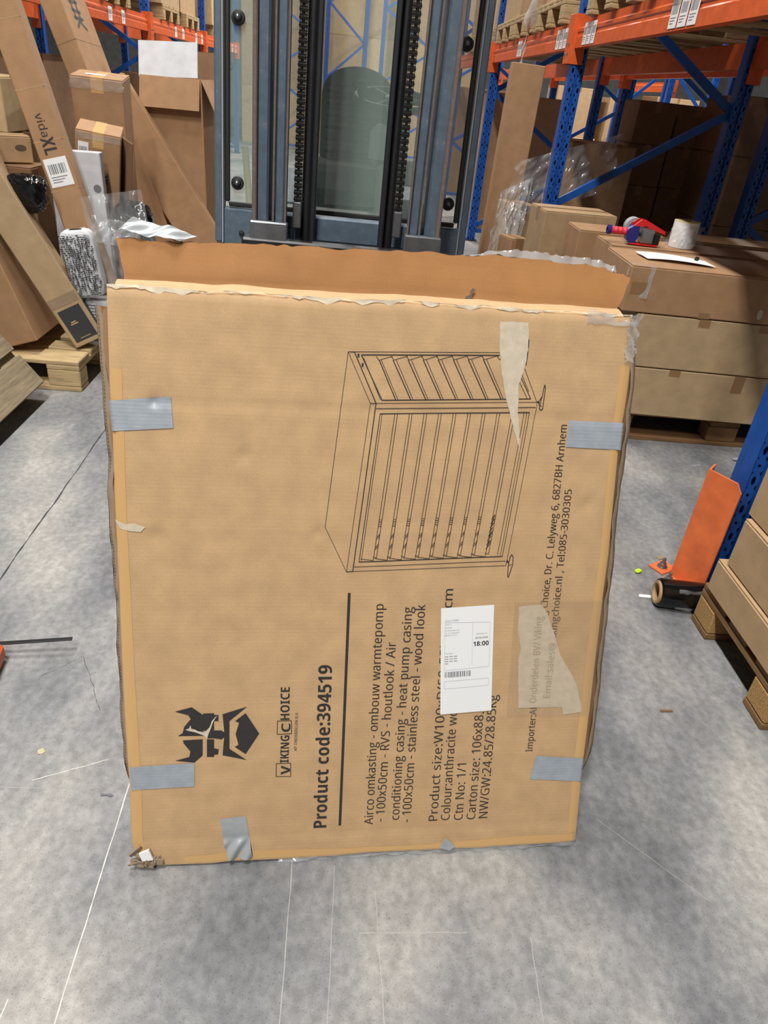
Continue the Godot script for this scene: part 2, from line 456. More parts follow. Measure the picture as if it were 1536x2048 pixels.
func add_prism(st: SurfaceTool, poly: PackedVector2Array, z0: float, z1: float, xf := Transform3D.IDENTITY) -> void:
	var ix := Geometry2D.triangulate_polygon(poly)
	for z in [z0, z1]:
		var n := (xf.basis * Vector3(0, 0, 1 if z == max(z0, z1) else -1)).normalized()
		for i in range(0, ix.size(), 3):
			tri(st, xf * Vector3(poly[ix[i]].x, poly[ix[i]].y, z), xf * Vector3(poly[ix[i + 1]].x, poly[ix[i + 1]].y, z), xf * Vector3(poly[ix[i + 2]].x, poly[ix[i + 2]].y, z), n)
	var area := 0.0
	for i in poly.size():
		area += poly[i].cross(poly[(i + 1) % poly.size()])
	for i in poly.size():
		var a := poly[i]
		var b := poly[(i + 1) % poly.size()]
		var e := (b - a).normalized() * (1.0 if area > 0 else -1.0)
		quad(st, xf * Vector3(a.x, a.y, z0), xf * Vector3(b.x, b.y, z0), xf * Vector3(b.x, b.y, z1), xf * Vector3(a.x, a.y, z1), (xf.basis * Vector3(e.y, -e.x, 0)).normalized())

func prism(poly: PackedVector2Array, z0: float, z1: float) -> Mesh:
	var st := begin()
	add_prism(st, poly, z0, z1)
	return st.commit()

# ---------------------------------------------------------------- materials
func noise_bytes(size: int, freq: float, octaves: int, sd: int) -> PackedByteArray:
	var n := FastNoiseLite.new()
	n.seed = sd
	n.noise_type = FastNoiseLite.TYPE_SIMPLEX_SMOOTH
	n.frequency = freq
	n.fractal_octaves = octaves
	return n.get_seamless_image(size, size).get_data()

func picture(size: int, f: Callable) -> ImageTexture:
	var d := PackedByteArray()
	d.resize(size * size * 3)
	for y in size:
		for x in size:
			var c: Color = f.call(x, y, y * size + x)
			var k := (y * size + x) * 3
			d[k] = int(clampf(c.r, 0, 1) * 255)
			d[k + 1] = int(clampf(c.g, 0, 1) * 255)
			d[k + 2] = int(clampf(c.b, 0, 1) * 255)
	return ImageTexture.create_from_image(Image.create_from_data(size, size, false, Image.FORMAT_RGB8, d))

func grey(v: float) -> Color:
	return Color(v, v, v)

func plain(c: Color, rough := 0.6, metal := 0.0) -> StandardMaterial3D:
	var m := StandardMaterial3D.new()
	m.albedo_color = c
	m.roughness = rough
	m.metallic = metal
	return m

func textured(c: Color, t: Texture2D, scale: float, rough := 0.7, metal := 0.0, world := false) -> StandardMaterial3D:
	var m := plain(c, rough, metal)
	m.albedo_texture = t
	m.uv1_triplanar = true
	m.uv1_world_triplanar = world
	m.uv1_scale = Vector3.ONE * scale
	return m

func clear(c: Color, alpha: float, rough := 0.05) -> StandardMaterial3D:
	var m := plain(Color(c.r, c.g, c.b, alpha), rough)
	m.transparency = BaseMaterial3D.TRANSPARENCY_ALPHA
	return m

func normal_from(size: int, bytes: PackedByteArray, strength: float) -> ImageTexture:
	var im := Image.create_from_data(size, size, false, Image.FORMAT_L8, bytes)
	im.convert(Image.FORMAT_RGBA8)
	im.bump_map_to_normal_map(strength)
	return ImageTexture.create_from_image(im)

func make_materials() -> void:
	# cardboard: fine speckle, faint corrugation rows, soft blotches of age
	var n1 := noise_bytes(512, 0.012, 4, 3)
	var n2 := noise_bytes(512, 0.25, 2, 5)
	var rows := PackedFloat32Array()
	rng.seed = 11
	for y in 512:
		rows.append(rng.randf_range(-1, 1))
	var card_t := picture(512, func(_x, y, k): return grey(0.92 + (n1[k] / 255.0 - 0.5) * 0.09 + (n2[k] / 255.0 - 0.5) * 0.07 + 0.006 * sin(y * TAU / 8.0) + rows[y] * 0.010))
	var corr := PackedByteArray()
	corr.resize(512 * 512)
	for y in 512:
		for x in 512:
			corr[y * 512 + x] = int(128 + 34 * sin(y * TAU / 8.0) + (n1[y * 512 + x] - 128) * 0.5)
	var card_n := normal_from(512, corr, 1.0)
	M.card = textured(Color(0.81, 0.668, 0.498), card_t, 2.2, 0.78)
	M.card.normal_enabled = true
	M.card.normal_texture = card_n
	M.card.normal_scale = 0.05
	for v in [["card_brown", Color(0.70, 0.545, 0.40)], ["card_pale", Color(0.745, 0.62, 0.47)], ["card_dark", Color(0.55, 0.42, 0.30)], ["card_inside", Color(0.62, 0.425, 0.225)], ["card_beige", Color(0.76, 0.65, 0.50)], ["card_grey", Color(0.66, 0.57, 0.46)], ["card_cream", Color(0.80, 0.69, 0.52)]]:
		M[v[0]] = textured(v[1], card_t, 1.6, 0.8)
	M.card_edge = textured(Color(0.62, 0.545, 0.46), card_t, 9.0, 0.9)
	M.card_torn = textured(Color(0.86, 0.805, 0.72), card_t, 7.0, 0.95)
	M.card_white = textured(Color(0.93, 0.87, 0.77), card_t, 9.0, 0.9)
	M.flute = plain(Color(0.36, 0.30, 0.25), 0.9)
	M.ink = textured(Color(0.20, 0.19, 0.19), card_t, 8.0, 0.55)
	M.ink_ghost = plain(Color(0.64, 0.59, 0.52), 0.9)
	M.tape_tan = plain(Color(0.795, 0.64, 0.43), 0.35)
	M.tape_clear = clear(Color(0.80, 0.72, 0.58), 0.13, 0.14)
	M.tape_brown = plain(Color(0.57, 0.44, 0.31), 0.3)
	# duct tape: cloth weave in relief
	var weave := PackedByteArray()
	weave.resize(256 * 256)
	for y in 256:
		for x in 256:
			weave[y * 256 + x] = int(128 + 60 * sin(y * TAU / 8.0) + 30 * sin(x * TAU / 16.0))
	M.duct = textured(Color(0.68, 0.715, 0.755), card_t, 5.0, 0.5, 0.15)
	M.duct.normal_enabled = true
	M.duct.normal_texture = normal_from(256, weave, 1.0)
	M.duct.normal_scale = 0.25
	M.foil = textured(Color(0.74, 0.76, 0.78), card_t, 4.0, 0.40, 0.3)
	M.film = clear(Color(0.86, 0.87, 0.88), 0.16, 0.09)
	M.film_white = clear(Color(0.88, 0.88, 0.87), 0.62, 0.2)
	M.film_thick = clear(Color(0.80, 0.81, 0.82), 0.34, 0.14)
	M.paper = plain(Color(0.92, 0.925, 0.93), 0.6)
	M.paper_grey = plain(Color(0.62, 0.63, 0.64), 0.7)
	M.print_grey = plain(Color(0.45, 0.46, 0.48), 0.7)
	M.print_light = plain(Color(0.70, 0.71, 0.73), 0.7)
	M.print_black = plain(Color(0.13, 0.13, 0.14), 0.6)
	# concrete: cool dark patches, pale worn patches, fine pitted grain
	var c1 := noise_bytes(1024, 0.004, 5, 21)
	var c2 := noise_bytes(1024, 0.011, 4, 22)
	var c3 := noise_bytes(1024, 0.09, 3, 23)
	var conc := picture(1024, func(_x, _y, k):
		var a: float = c1[k] / 255.0 - 0.5
		var b: float = c2[k] / 255.0 - 0.5
		var g: float = c3[k] / 255.0 - 0.5
		var v := 0.585 + a * 0.20 + b * 0.17 + g * 0.10
		var warm := clampf(a * 0.8 + b * 0.5, -0.3, 0.3)
		return Color(v + 0.004 + warm * 0.03, v + 0.002, v + 0.002 - warm * 0.05))
	var g1 := noise_bytes(512, 0.15, 2, 31)
	var g2 := noise_bytes(512, 0.03, 3, 32)
	var grain := picture(512, func(_x, _y, k):
		var a: float = g1[k] / 255.0
		var vein := 1.0 - minf(1.0, absf(a - 0.52) * 9.0)
		var v := 0.905 + (g2[k] / 255.0 - 0.5) * 0.14 + vein * 0.085
		if a < 0.24:
			v -= (0.24 - a) * 1.3
		return grey(v))
	M.floor = textured(Color(1, 1, 1), conc, 0.34, 0.62, 0.0, true)
	M.floor.uv1_scale = Vector3(0.36, 0.36, 0.20)
	M.floor.detail_enabled = true
	M.floor.detail_albedo = grain
	M.floor.detail_blend_mode = BaseMaterial3D.BLEND_MODE_MUL
	M.floor.detail_uv_layer = BaseMaterial3D.DETAIL_UV_2
	M.floor.uv2_triplanar = true
	M.floor.uv2_world_triplanar = true
	M.floor.uv2_scale = Vector3.ONE * 2.6
	M.floor.metallic_specular = 0.35
	M.scratch = plain(Color(0.80, 0.79, 0.77), 0.8)
	M.scratch_faint = plain(Color(0.655, 0.65, 0.64), 0.8)
	M.crack = plain(Color(0.22, 0.22, 0.23), 0.9)
	M.dust = plain(Color(0.40, 0.41, 0.43), 0.9)
	# wood with grain running along each board's own x
	var w1 := noise_bytes(512, 0.012, 3, 41)
	var w2 := noise_bytes(512, 0.05, 3, 42)
	var wood := picture(512, func(x, y, _k):
		var j: int = ((y * 6) % 512) * 512 + (x / 3 + y) % 512
		var v := 0.86 + (w1[((y * 7) % 512) * 512 + (x >> 1)] / 255.0 - 0.5) * 0.22 + (w2[j] / 255.0 - 0.5) * 0.16
		return Color(v, v * 0.985, v * 0.96))
	M.wood = textured(Color(0.80, 0.70, 0.53), wood, 1.7, 0.8)
	M.wood_fresh = textured(Color(0.87, 0.77, 0.59), wood, 1.7, 0.8)
	M.wood_grey = textured(Color(0.66, 0.60, 0.50), wood, 1.3, 0.85)
	M.wood_brown = textured(Color(0.58, 0.44, 0.29), wood, 1.7, 0.85)
	var p1 := noise_bytes(512, 0.12, 2, 51)
	M.chip = textured(Color(0.76, 0.60, 0.37), picture(512, func(_x, _y, k): return grey(0.62 + 0.36 * smoothstep(0.30, 0.62, p1[k] / 255.0))), 4.0, 0.9)
	# painted steel
	var s1 := noise_bytes(512, 0.02, 4, 61)
	var s2 := noise_bytes(512, 0.15, 3, 62)
	var worn := picture(512, func(_x, _y, k):
		var v := 0.90 + (s1[k] / 255.0 - 0.5) * 0.14
		return grey(v))
	M.blue = textured(Color(0.10, 0.345, 0.70), worn, 1.2, 0.4)
	M.orange = textured(Color(0.92, 0.41, 0.19), worn, 1.2, 0.42)
	M.guard = textured(Color(0.98, 0.50, 0.28), worn, 1.2, 0.5)
	var scuffed := picture(512, func(_x, _y, k):
		var v: float = s1[k] / 255.0
		var f: float = s2[k] / 255.0
		var base := Color(0.32, 0.38, 0.44).lerp(Color(0.385, 0.44, 0.50), v)
		if v * 0.5 + f * 0.5 > 0.74:
			base = base.lerp(Color(0.60, 0.59, 0.57), 0.6)
		elif v < 0.25 and f < 0.35:
			base = base.lerp(Color(0.42, 0.35, 0.31), 0.4)
		return base)
	M.truck = textured(Color(1, 1, 1), scuffed, 2.2, 0.42, 0.15)
	M.truck_dark = textured(Color(0.20, 0.21, 0.23), worn, 2.0, 0.4, 0.3)
	M.rust_edge = textured(Color(0.50, 0.44, 0.41), scuffed, 6.0, 0.7, 0.2)
	M.rust_edge.albedo_texture = worn
	M.steel = textured(Color(0.62, 0.635, 0.66), worn, 2.0, 0.32, 0.8)
	M.steel_dark = textured(Color(0.30, 0.30, 0.31), worn, 2.0, 0.35, 0.75)
	M.chain = plain(Color(0.24, 0.235, 0.23), 0.3, 0.7)
	M.rubber = plain(Color(0.10, 0.105, 0.11), 0.6)
	M.black = plain(Color(0.065, 0.065, 0.07), 0.45)
	M.black_film = plain(Color(0.05, 0.05, 0.055), 0.16)
	M.glass = clear(Color(0.64, 0.73, 0.70), 0.24, 0.02)
	M.seat = textured(Color(0.36, 0.39, 0.40), card_t, 4.0, 0.7)
	M.console = plain(Color(0.56, 0.62, 0.61), 0.45)
	M.red = plain(Color(0.82, 0.12, 0.13), 0.35)
	M.pink_red = plain(Color(0.88, 0.20, 0.28), 0.55)
	M.navy = plain(Color(0.13, 0.14, 0.47), 0.4)
	M.lime = plain(Color(0.78, 0.93, 0.16), 0.6)
	M.yellow_dull = plain(Color(0.71, 0.68, 0.55), 0.8)
	M.yellow_pale = plain(Color(0.86, 0.82, 0.60), 0.7)
	M.white_box = textured(Color(0.86, 0.87, 0.89), card_t, 1.5, 0.6)
	M.label_dark = plain(Color(0.215, 0.22, 0.235), 0.5)
	M.wall = textured(Color(0.66, 0.665, 0.66), worn, 0.4, 0.8, 0.0, true)
	M.lamp_body = plain(Color(0.7, 0.7, 0.7), 0.5)
	M.lamp_glow = plain(Color(1, 1, 1), 0.5)
	M.lamp_glow.emission_enabled = true
	M.lamp_glow.emission = Color(0.96, 0.98, 1.0)
	M.lamp_glow.emission_energy_multiplier = 4.0

# ---------------------------------------------------------------- lettering and print
func text_mesh(rows: Array, lift: Callable, bold_only := -1) -> Mesh:
	# each row: text, baseline start x y, baseline end x y, capital height, bold; lift gives the print's height over the sheet
	var st := begin()
	for r in rows:
		add_text(st, r[0], Vector2(r[1], r[2]), Vector2(r[3], r[4]), r[5], r[6] == 1, lift)
	return st.commit()

func add_text(st: SurfaceTool, s: String, from: Vector2, to: Vector2, cap: float, bold: bool, lift: Callable) -> void:
	var font := SystemFont.new()
	font.font_names = PackedStringArray(["Droid Sans"])
	font.font_weight = 700 if bold else 400
	var tm := TextMesh.new()
	tm.font = font
	tm.font_size = 64
	tm.pixel_size = 0.001
	tm.depth = 0.0
	tm.curve_step = 1.5
	tm.horizontal_alignment = HORIZONTAL_ALIGNMENT_LEFT
	tm.text = "H"
	var href := tm.get_aabb()
	tm.text = s
	var bb := tm.get_aabb()
	var arr := tm.get_mesh_arrays()
	var v: PackedVector3Array = arr[Mesh.ARRAY_VERTEX]
	var ix: PackedInt32Array = arr[Mesh.ARRAY_INDEX] if arr[Mesh.ARRAY_INDEX] != null else PackedInt32Array()
	if ix.is_empty():
		for i in v.size():
			ix.append(i)
	var d := to - from
	var sx := d.length() / bb.size.x
	var sy := cap / href.size.y
	d = d.normalized()
	var up := Vector2(-d.y, d.x)
	for i in range(0, ix.size(), 3):
		var p := []
		for k in 3:
			var q := v[ix[i + k]]
			var w: Vector2 = from + d * (q.x - bb.position.x) * sx + up * (q.y - href.position.y) * sy
			p.append(Vector3(w.x, w.y, lift.call(w.x, w.y)))
		if (p[1] - p[0]).cross(p[2] - p[0]).length() > 1e-12:
			tri(st, p[0], p[1], p[2], Vector3(0, 0, 1))

func add_flat(st: SurfaceTool, poly: PackedVector2Array, lift: Callable) -> void:
	# cut into small triangles so that the print follows the sheet's waves
	var ix := Geometry2D.triangulate_polygon(poly)
	for i in range(0, ix.size(), 3):
		add_cut(st, poly[ix[i]], poly[ix[i + 1]], poly[ix[i + 2]], lift)

func add_cut(st: SurfaceTool, a: Vector2, b: Vector2, c: Vector2, lift: Callable) -> void:
	var ab := (b - a).length()
	var bc := (c - b).length()
	var ca := (a - c).length()
	var longest := maxf(ab, maxf(bc, ca))
	if longest < 0.016:
		tri(st, Vector3(a.x, a.y, lift.call(a.x, a.y)), Vector3(b.x, b.y, lift.call(b.x, b.y)), Vector3(c.x, c.y, lift.call(c.x, c.y)), Vector3(0, 0, 1))
	elif longest == ab:
		add_cut(st, a, (a + b) / 2, c, lift)
		add_cut(st, (a + b) / 2, b, c, lift)
	elif longest == bc:
		add_cut(st, a, b, (b + c) / 2, lift)
		add_cut(st, a, (b + c) / 2, c, lift)
	else:
		add_cut(st, a, b, (c + a) / 2, lift)
		add_cut(st, (c + a) / 2, b, c, lift)

func add_stroke(st: SurfaceTool, a: Vector2, b: Vector2, w: float, lift: Callable) -> void:
	var d := (b - a).normalized()
	var n := Vector2(-d.y, d.x) * w * 0.5
	add_flat(st, PackedVector2Array([a + n, a - n, b - n, b + n]), lift)

# ---------------------------------------------------------------- the big carton
func ripple(x: float, y: float) -> float:
	# how far the front of the big carton stands out of its plane: soft waviness, two creases and a few dents
	var h := wave.get_noise_2d(x * 90.0, y * 90.0) * 0.0016
	h += -0.0016 * exp(-pow((y - 0.885) / 0.008, 2.0)) * smoothstep(0.0, 0.1, x)
	h += -0.0012 * exp(-pow((y - 0.052) / 0.006, 2.0))
	for d in [[0.045, 0.885, 0.008, 0.004], [0.19, 0.80, 0.011, 0.003], [0.32, 0.665, 0.010, 0.003], [0.045, 0.655, 0.018, 0.004], [0.82, 0.73, 0.012, 0.003], [0.43, 0.93, 0.010, 0.002], [0.52, 0.375, 0.02, 0.0022]]:
		h -= d[3] * exp(-(pow((x - d[0]) / d[2], 2.0) + pow((y - d[1]) / d[2], 2.0)))
	return h

func build_big_carton() -> void:
	var c := thing("large_carton", "large battered brown carton with printed louvred cabinet drawing, leaning upright on the floor", "carton", Transform3D(Basis(CARTON_A, CARTON_B, CARTON_N), CARTON_O))
	var L := pairs(FRONT_LEFT)
	var R := pairs(FRONT_RIGHT)
	var T := pairs(FRONT_TOP)
	var row := func(t: float, side: PackedVector2Array, miny: float, maxy: float) -> Vector2:
		var y := lerpf(miny, maxy, t)
		for i in side.size() - 1:
			if y <= side[i + 1].y or i == side.size() - 2:
				var f := (y - side[i].y) / maxf(side[i + 1].y - side[i].y, 1e-4)
				return side[i].lerp(side[i + 1], f)
		return side[0]
	# front panel: 5 mm board, gently wavy, rounded over at the sides
	var thick := 0.005
	var front_pt := func(u: float, v: float) -> Vector3:
		var a: Vector2 = row.call(v, L, L[0].y, L[-1].y)
		var b: Vector2 = row.call(v, R, R[0].y, R[-1].y)
		var p := a.lerp(b, u)
		p.y += wave.get_noise_2d(p.x * 260.0, 700.0) * 0.004 * (smoothstep(0.9, 1.0, v) + smoothstep(0.1, 0.0, v))
		var edge := minf(u, 1.0 - u) * 0.885
		var roll := -0.004 * pow(1.0 - clampf(edge / 0.010, 0.0, 1.0), 2.0) - 0.004 * pow(1.0 - clampf((1.0 - v) * 1.06 / 0.012, 0.0, 1.0), 2.0)
		return Vector3(p.x, p.y, ripple(p.x, p.y) + roll)
	var st := begin()
	st.append_from(grid_sheet(110, 130, func(u, v): return front_pt.call(u, v)), 0, Transform3D.IDENTITY)
	st.append_from(grid_sheet(110, 60, func(u, v): return front_pt.call(1.0 - u, v) - Vector3(0, 0, thick)), 0, Transform3D.IDENTITY)
	for e in [[0.0, true], [1.0, true], [0.0, false], [1.0, false]]:
		st.append_from(grid_sheet(1, 100, func(u, v): return (front_pt.call(e[0], v) if e[1] else front_pt.call(v, e[0])) - Vector3(0, 0, thick * u)), 0, Transform3D.IDENTITY)
	part(c, "front_panel", st.commit(), M.card)
	var on := func(e: float) -> Callable:
		return func(x: float, y: float): return ripple(x, y) + e
	# back panel: same board, its raw corrugated edges stick out past the front at both sides
	var BL := pairs(BACK_LEFT)
	var BR := pairs(BACK_RIGHT)
	var back_pt := func(u: float, v: float) -> Vector3:
		var a: Vector2 = row.call(v, BL, 0.01, BL[-1].y)
		var b: Vector2 = row.call(v, BR, 0.01, BR[-1].y)
		var p := a.lerp(b, u)
		var ragged := wave.get_noise_2d(900.0 + u * 40.0, v * 500.0) * 0.003
		p.x += ragged * (smoothstep(0.95, 1.0, u) + smoothstep(0.05, 0.0, u))
		p.x += (0.022 if u < 0.5 else -0.022) * (1.0 - smoothstep(0.0, 0.12, v)) * absf(u - 0.5) * 2.0
		return Vector3(p.x, lerpf(0.040, 1.035, v), -CARTON_D + wave.get_noise_2d(p.x * 60.0, v * 80.0 + 50.0) * 0.004)
	st = begin()
	for dz in [0.0, -thick]:
		st.append_from(grid_sheet(40, 60, func(u, v): return back_pt.call(u, v) + Vector3(0, 0, dz)), 0, Transform3D.IDENTITY)
	part(c, "back_panel", st.commit(), M.card_inside)
	for s in [0.0, 1.0]:
		st = begin()
		st.append_from(grid_sheet(3, 120, func(u, v): return back_pt.call(s, v) + Vector3((0.013 * u + 0.0015 * sin(v * 61.0) * u + 0.002 * wave.get_noise_1d(v * 900.0)) * (1 if s == 0.0 else -1), 0, 0.004 + 0.010 * sin(u * PI * 0.6))), 0, Transform3D.IDENTITY)
		st.append_from(grid_sheet(1, 120, func(u, v): return back_pt.call(s, v) + Vector3(0, 0, -thick + (thick + 0.006) * u)), 0, Transform3D.IDENTITY)
		part(c, "raw_edge", st.commit(), M.card_edge, Transform3D.IDENTITY, "frayed grey corrugated edge")
		# open flutes along that edge
		st = begin()
		for k in 150:
			var v := (k + 0.5) / 150.0
			if wave.get_noise_1d(v * 300.0 + s * 77.0) < -0.18:
				continue
			var p: Vector3 = back_pt.call(s, v)
			add_box(st, Vector3(0.0010, 0.0026, 0.0018), Transform3D(Basis.IDENTITY, p + Vector3(0.004 if s == 0.0 else -0.004, 0, 0.0105)), 0.0)
		var fl := part(c, "open_flutes", st.commit(), M.flute)
		fl.set_meta("kind", "stuff")
	# side panels between front and back
	for s in [0.0, 1.0]:
		var inset := 0.004 if s == 0.0 else -0.004
		st = begin()
		for dx in [0.0, thick * (1 if s == 0.0 else -1)]:
			st.append_from(grid_sheet(10, 60, func(u, v):
				var f: Vector3 = front_pt.call(s, v * 0.985 + 0.005)
				var b: Vector3 = back_pt.call(s, v * 0.985 + 0.005)
				var p := f.lerp(b, lerpf(0.06, 0.96, u))
				p.x += inset + dx + (1 if s == 0.0 else -1) * 0.012 * sin(u * PI) + 0.002 * sin(v * 40.0 + u * 5.0)
				return p), 0, Transform3D.IDENTITY)
		part(c, "side_panel", st.commit(), M.card_brown)
	# bottom: closed flaps with frayed clear tape
	part(c, "bottom_panel", box(Vector3(0.86, 0.006, CARTON_D), 0.002), M.card_brown, Transform3D(Basis(Vector3.RIGHT, deg_to_rad(17.5)), Vector3(0.4425, 0.022, -CARTON_D / 2)))
	# rear flap standing open, leaning back from the back panel's top edge
	var fp := pairs(FLAP)
	var ang := deg_to_rad(28.0)
	var fx := Transform3D(Basis(Vector3.RIGHT, -ang), Vector3(0, 1.035, -CARTON_D))
	var top_line := fp.slice(3, 17)
	var flap_pt := func(u: float, v: float) -> Vector3:
		# v runs from the hinge to the torn rim
		var i := u * (top_line.size() - 1)
		var k: int = min(int(i), top_line.size() - 2)
		var top := top_line[k].lerp(top_line[k + 1], i - k)
		top.y += wave.get_noise_2d(u * 700.0, 20.0) * 0.007
		var low := Vector2(lerpf(-0.012, 0.868, u), -0.006)
		var p := low.lerp(top, v)
		p.x += wave.get_noise_2d(v * 200.0, 90.0 + u * 50.0) * 0.004 * (smoothstep(0.03, 0.0, u) + smoothstep(0.97, 1.0, u))
		var bend := 0.010 * v * v * sin(u * 5.0) + wave.get_noise_2d(p.x * 150.0, p.y * 240.0) * 0.004 - 0.003 * exp(-pow((v - 0.45) / 0.05, 2.0))
		return fx * Vector3(p.x, p.y, bend)
	st = begin()
	var back_n := fx.basis * Vector3(0, 0, -thick)
	for dz in [Vector3.ZERO, back_n]:
		st.append_from(grid_sheet(90, 16, func(u, v): return flap_pt.call(u, v) + dz), 0, Transform3D.IDENTITY)
	var flap := part(c, "rear_flap", st.commit(), M.card_inside, Transform3D.IDENTITY, "open rear flap, orange brown inside")
	st = begin()
	st.append_from(grid_sheet(120, 1, func(u, v): return flap_pt.call(u, 1.0) + back_n * v * 1.2 + Vector3(0, 0.004 * wave.get_noise_2d(u * 2500.0, v * 30.0), 0)), 0, Transform3D.IDENTITY)
	for s in [0.0, 1.0]:
		st.append_from(grid_sheet(1, 14, func(u, v): return flap_pt.call(s, v) + back_n * u), 0, Transform3D.IDENTITY)
	part(flap, "torn_rim", st.commit(), M.card_torn)
	# clear tape still hanging on the rim, frayed
	st = begin()
	st.append_from(grid_sheet(60, 3, func(u, v):
		var t := lerpf(0.62, 0.945, u)
		return flap_pt.call(t, 1.0) + Vector3(0, (0.016 * smoothstep(0.0, 0.35, u) + 0.005 * wave.get_noise_1d(u * 900.0)) * v, -0.006 - 0.010 * v + 0.005 * sin(u * 47.0) * v)), 0, Transform3D.IDENTITY)
	part(flap, "frayed_tape", st.commit(), M.film_thick)
	# tear in the flap: a ragged slit
	st = begin()
	var slit := PackedVector2Array()
	for k in 9:
		var t := k / 8.0
		slit.append(Vector2(0.572 + 0.036 * t + 0.003 * sin(k * 2.3), 0.030 + 0.052 * t))
	for k in range(8, -1, -1):
		var t := k / 8.0
		slit.append(Vector2(0.572 + 0.036 * t + 0.004 + 0.005 * sin(t * PI) + 0.002 * sin(k * 4.1), 0.028 + 0.052 * t))
	add_flat(st, slit, func(x, y): return 0.0055)
	part(flap, "slit", st.commit(), M.flute, fx)
	# loose silver tape lying over the flap's left end
	var tq := pairs(FLAP_TAPE)
	var tapef := grid_sheet(24, 8, func(u, v):
		var p: Vector2 = tq[0].lerp(tq[1], u).lerp(tq[3].lerp(tq[2], u), v)
		var fold: float = 0.003 * sin(u * 9.0 + v * 3.0) + 0.002 * sin(u * 23.0 - v * 5.0)
		return fx * Vector3(p.x, p.y + 0.002 * sin(u * 12.0), 0.014 + fold - 0.010 * v))
	part(flap, "silver_tape", tapef, M.foil, Transform3D.IDENTITY, "loose silver tape on the flap's corner")
	# front flap folded down into the opening, with the worn fold in front
	part(c, "front_flap", grid_sheet(80, 6, func(u, v):
		var p: Vector3 = front_pt.call(u * 0.97 + 0.012, 1.0)
		var bend: float = v * 0.034
		return Vector3(p.x, p.y + 0.015 * sin(v * PI / 2) + 0.002 * wave.get_noise_2d(p.x * 300.0, v * 9.0), p.z - 0.002 - bend)), M.card)
	part(c, "worn_fold", grid_sheet(120, 2, func(u, v):
		var p: Vector3 = front_pt.call(u, 1.0)
		var w := maxf(0.0008, 0.0035 + 0.011 * wave.get_noise_1d(u * 700.0) + 0.004 * wave.get_noise_1d(u * 3000.0))
		return p + Vector3(0, -w * (1.0 - v) + 0.003 + 0.002 * wave.get_noise_1d(u * 900.0 + 40.0), 0.0030 + 0.0014 * wave.get_noise_2d(u * 1200.0, v * 40.0))), M.card_white, Transform3D.IDENTITY, "pale torn fold along the top")
	# tan packing tape down both side edges and along the bottom
	for s in [0.0, 1.0]:
		part(c, "packing_tape", grid_sheet(3, 60, func(u, v):
			var vv: float = v * (0.86 if s == 0.0 else 0.90) + 0.02
			var p: Vector3 = front_pt.call(s + (1 - 2 * s) * lerpf(0.002, 0.023 + 0.002 * sin(vv * 7.0), u), vv)
			return p + Vector3(0, 0, 0.0006)), M.tape_tan)
	part(c, "packing_tape", grid_sheet(60, 2, func(u, v):
		var p: Vector3 = front_pt.call(lerpf(0.10, 0.99, u), lerpf(0.003, 0.016 + 0.004 * sin(u * 9.0), v))
		return p + Vector3(0, 0, 0.0007)), M.tape_tan)
	# frayed bottom tape on the floor side
	part(c, "frayed_bottom_tape", grid_sheet(100, 3, func(u, v):
		var p: Vector3 = front_pt.call(lerpf(0.30, 1.0, u), 0.0)
		return p + Vector3(0, -0.010 * v + 0.004 * wave.get_noise_1d(u * 800.0) * v + 0.002, 0.004 * v + 0.006 * wave.get_noise_2d(u * 500.0, v * 20.0) - 0.004)), M.film_thick)
	# frayed grey tape on the top right corner
	part(c, "frayed_corner_tape", grid_sheet(5, 30, func(u, v):
		var y := lerpf(0.990, 1.072, v)
		return Vector3(0.852 + 0.019 * u + 0.004 * wave.get_noise_2d(v * 900.0, u * 40.0) + 0.004 * smoothstep(0.8, 1.0, v), y + 0.006 * wave.get_noise_2d(u * 700.0, v * 50.0), 0.004 + 0.006 * sin(u * 4.0 + v * 17.0) * (0.3 + v))), M.film_thick)
	part(c, "frayed_corner_tape", grid_sheet(20, 3, func(u, v):
		return Vector3(0.775 + 0.10 * u, 1.052 + 0.022 * (1.0 - u) * v + 0.004 * v + 0.003 * wave.get_noise_1d(u * 900.0), 0.002 + 0.006 * sin(u * 8.0) * v)), M.film_thick)
	# silver duct tape patches
	for t in [DUCT_A, DUCT_B, DUCT_C, DUCT_E]:
		var q := pairs(t)
		var left: bool = q[0].x < 0.4
		part(c, "duct_tape", grid_sheet(30, 12, func(u, v):
			var p: Vector2 = q[3].lerp(q[2], u).lerp(q[0].lerp(q[1], u), v)
			var rim: float = u if left else 1.0 - u
			var z := ripple(p.x, p.y) + 0.0014 + (0.0011 * sin(v * 34.0 + u * 20.0) * exp(-rim * 16.0))
			if rim < 0.034:
				z -= 0.006 * pow(1.0 - rim / 0.034, 2.0)
			return Vector3(p.x, p.y, z)), M.duct)
	var dd := pairs(DUCT_D)
	part(c, "duct_tape", grid_sheet(16, 22, func(u, v):
		var top := dd[0].lerp(dd[1], u)
		var mid := dd[5].lerp(dd[2], u)
		var low := dd[4].lerp(dd[3], u)
		var p := top.lerp(mid, v / 0.65) if v < 0.65 else mid.lerp(low, (v - 0.65) / 0.35)
		var crease := smoothstep(0.5, 0.7, v)
		return Vector3(p.x, maxf(p.y, -0.004), ripple(p.x, p.y) + 0.0012 + crease * (0.004 * sin(u * 9.0 + v * 14.0) + 0.003))), M.foil, Transform3D.IDENTITY, "creased silver tape over the bottom edge")
	part(c, "tape_scrap", prism(PackedVector2Array([Vector2(0.590, 0.010), Vector2(0.600, 0.032), Vector2(0.622, 0.012), Vector2(0.610, 0.003)]), 0.004, 0.0075), M.foil)
	# crushed bottom left corner: torn layers of board
	var crush := begin()
	rng.seed = 77
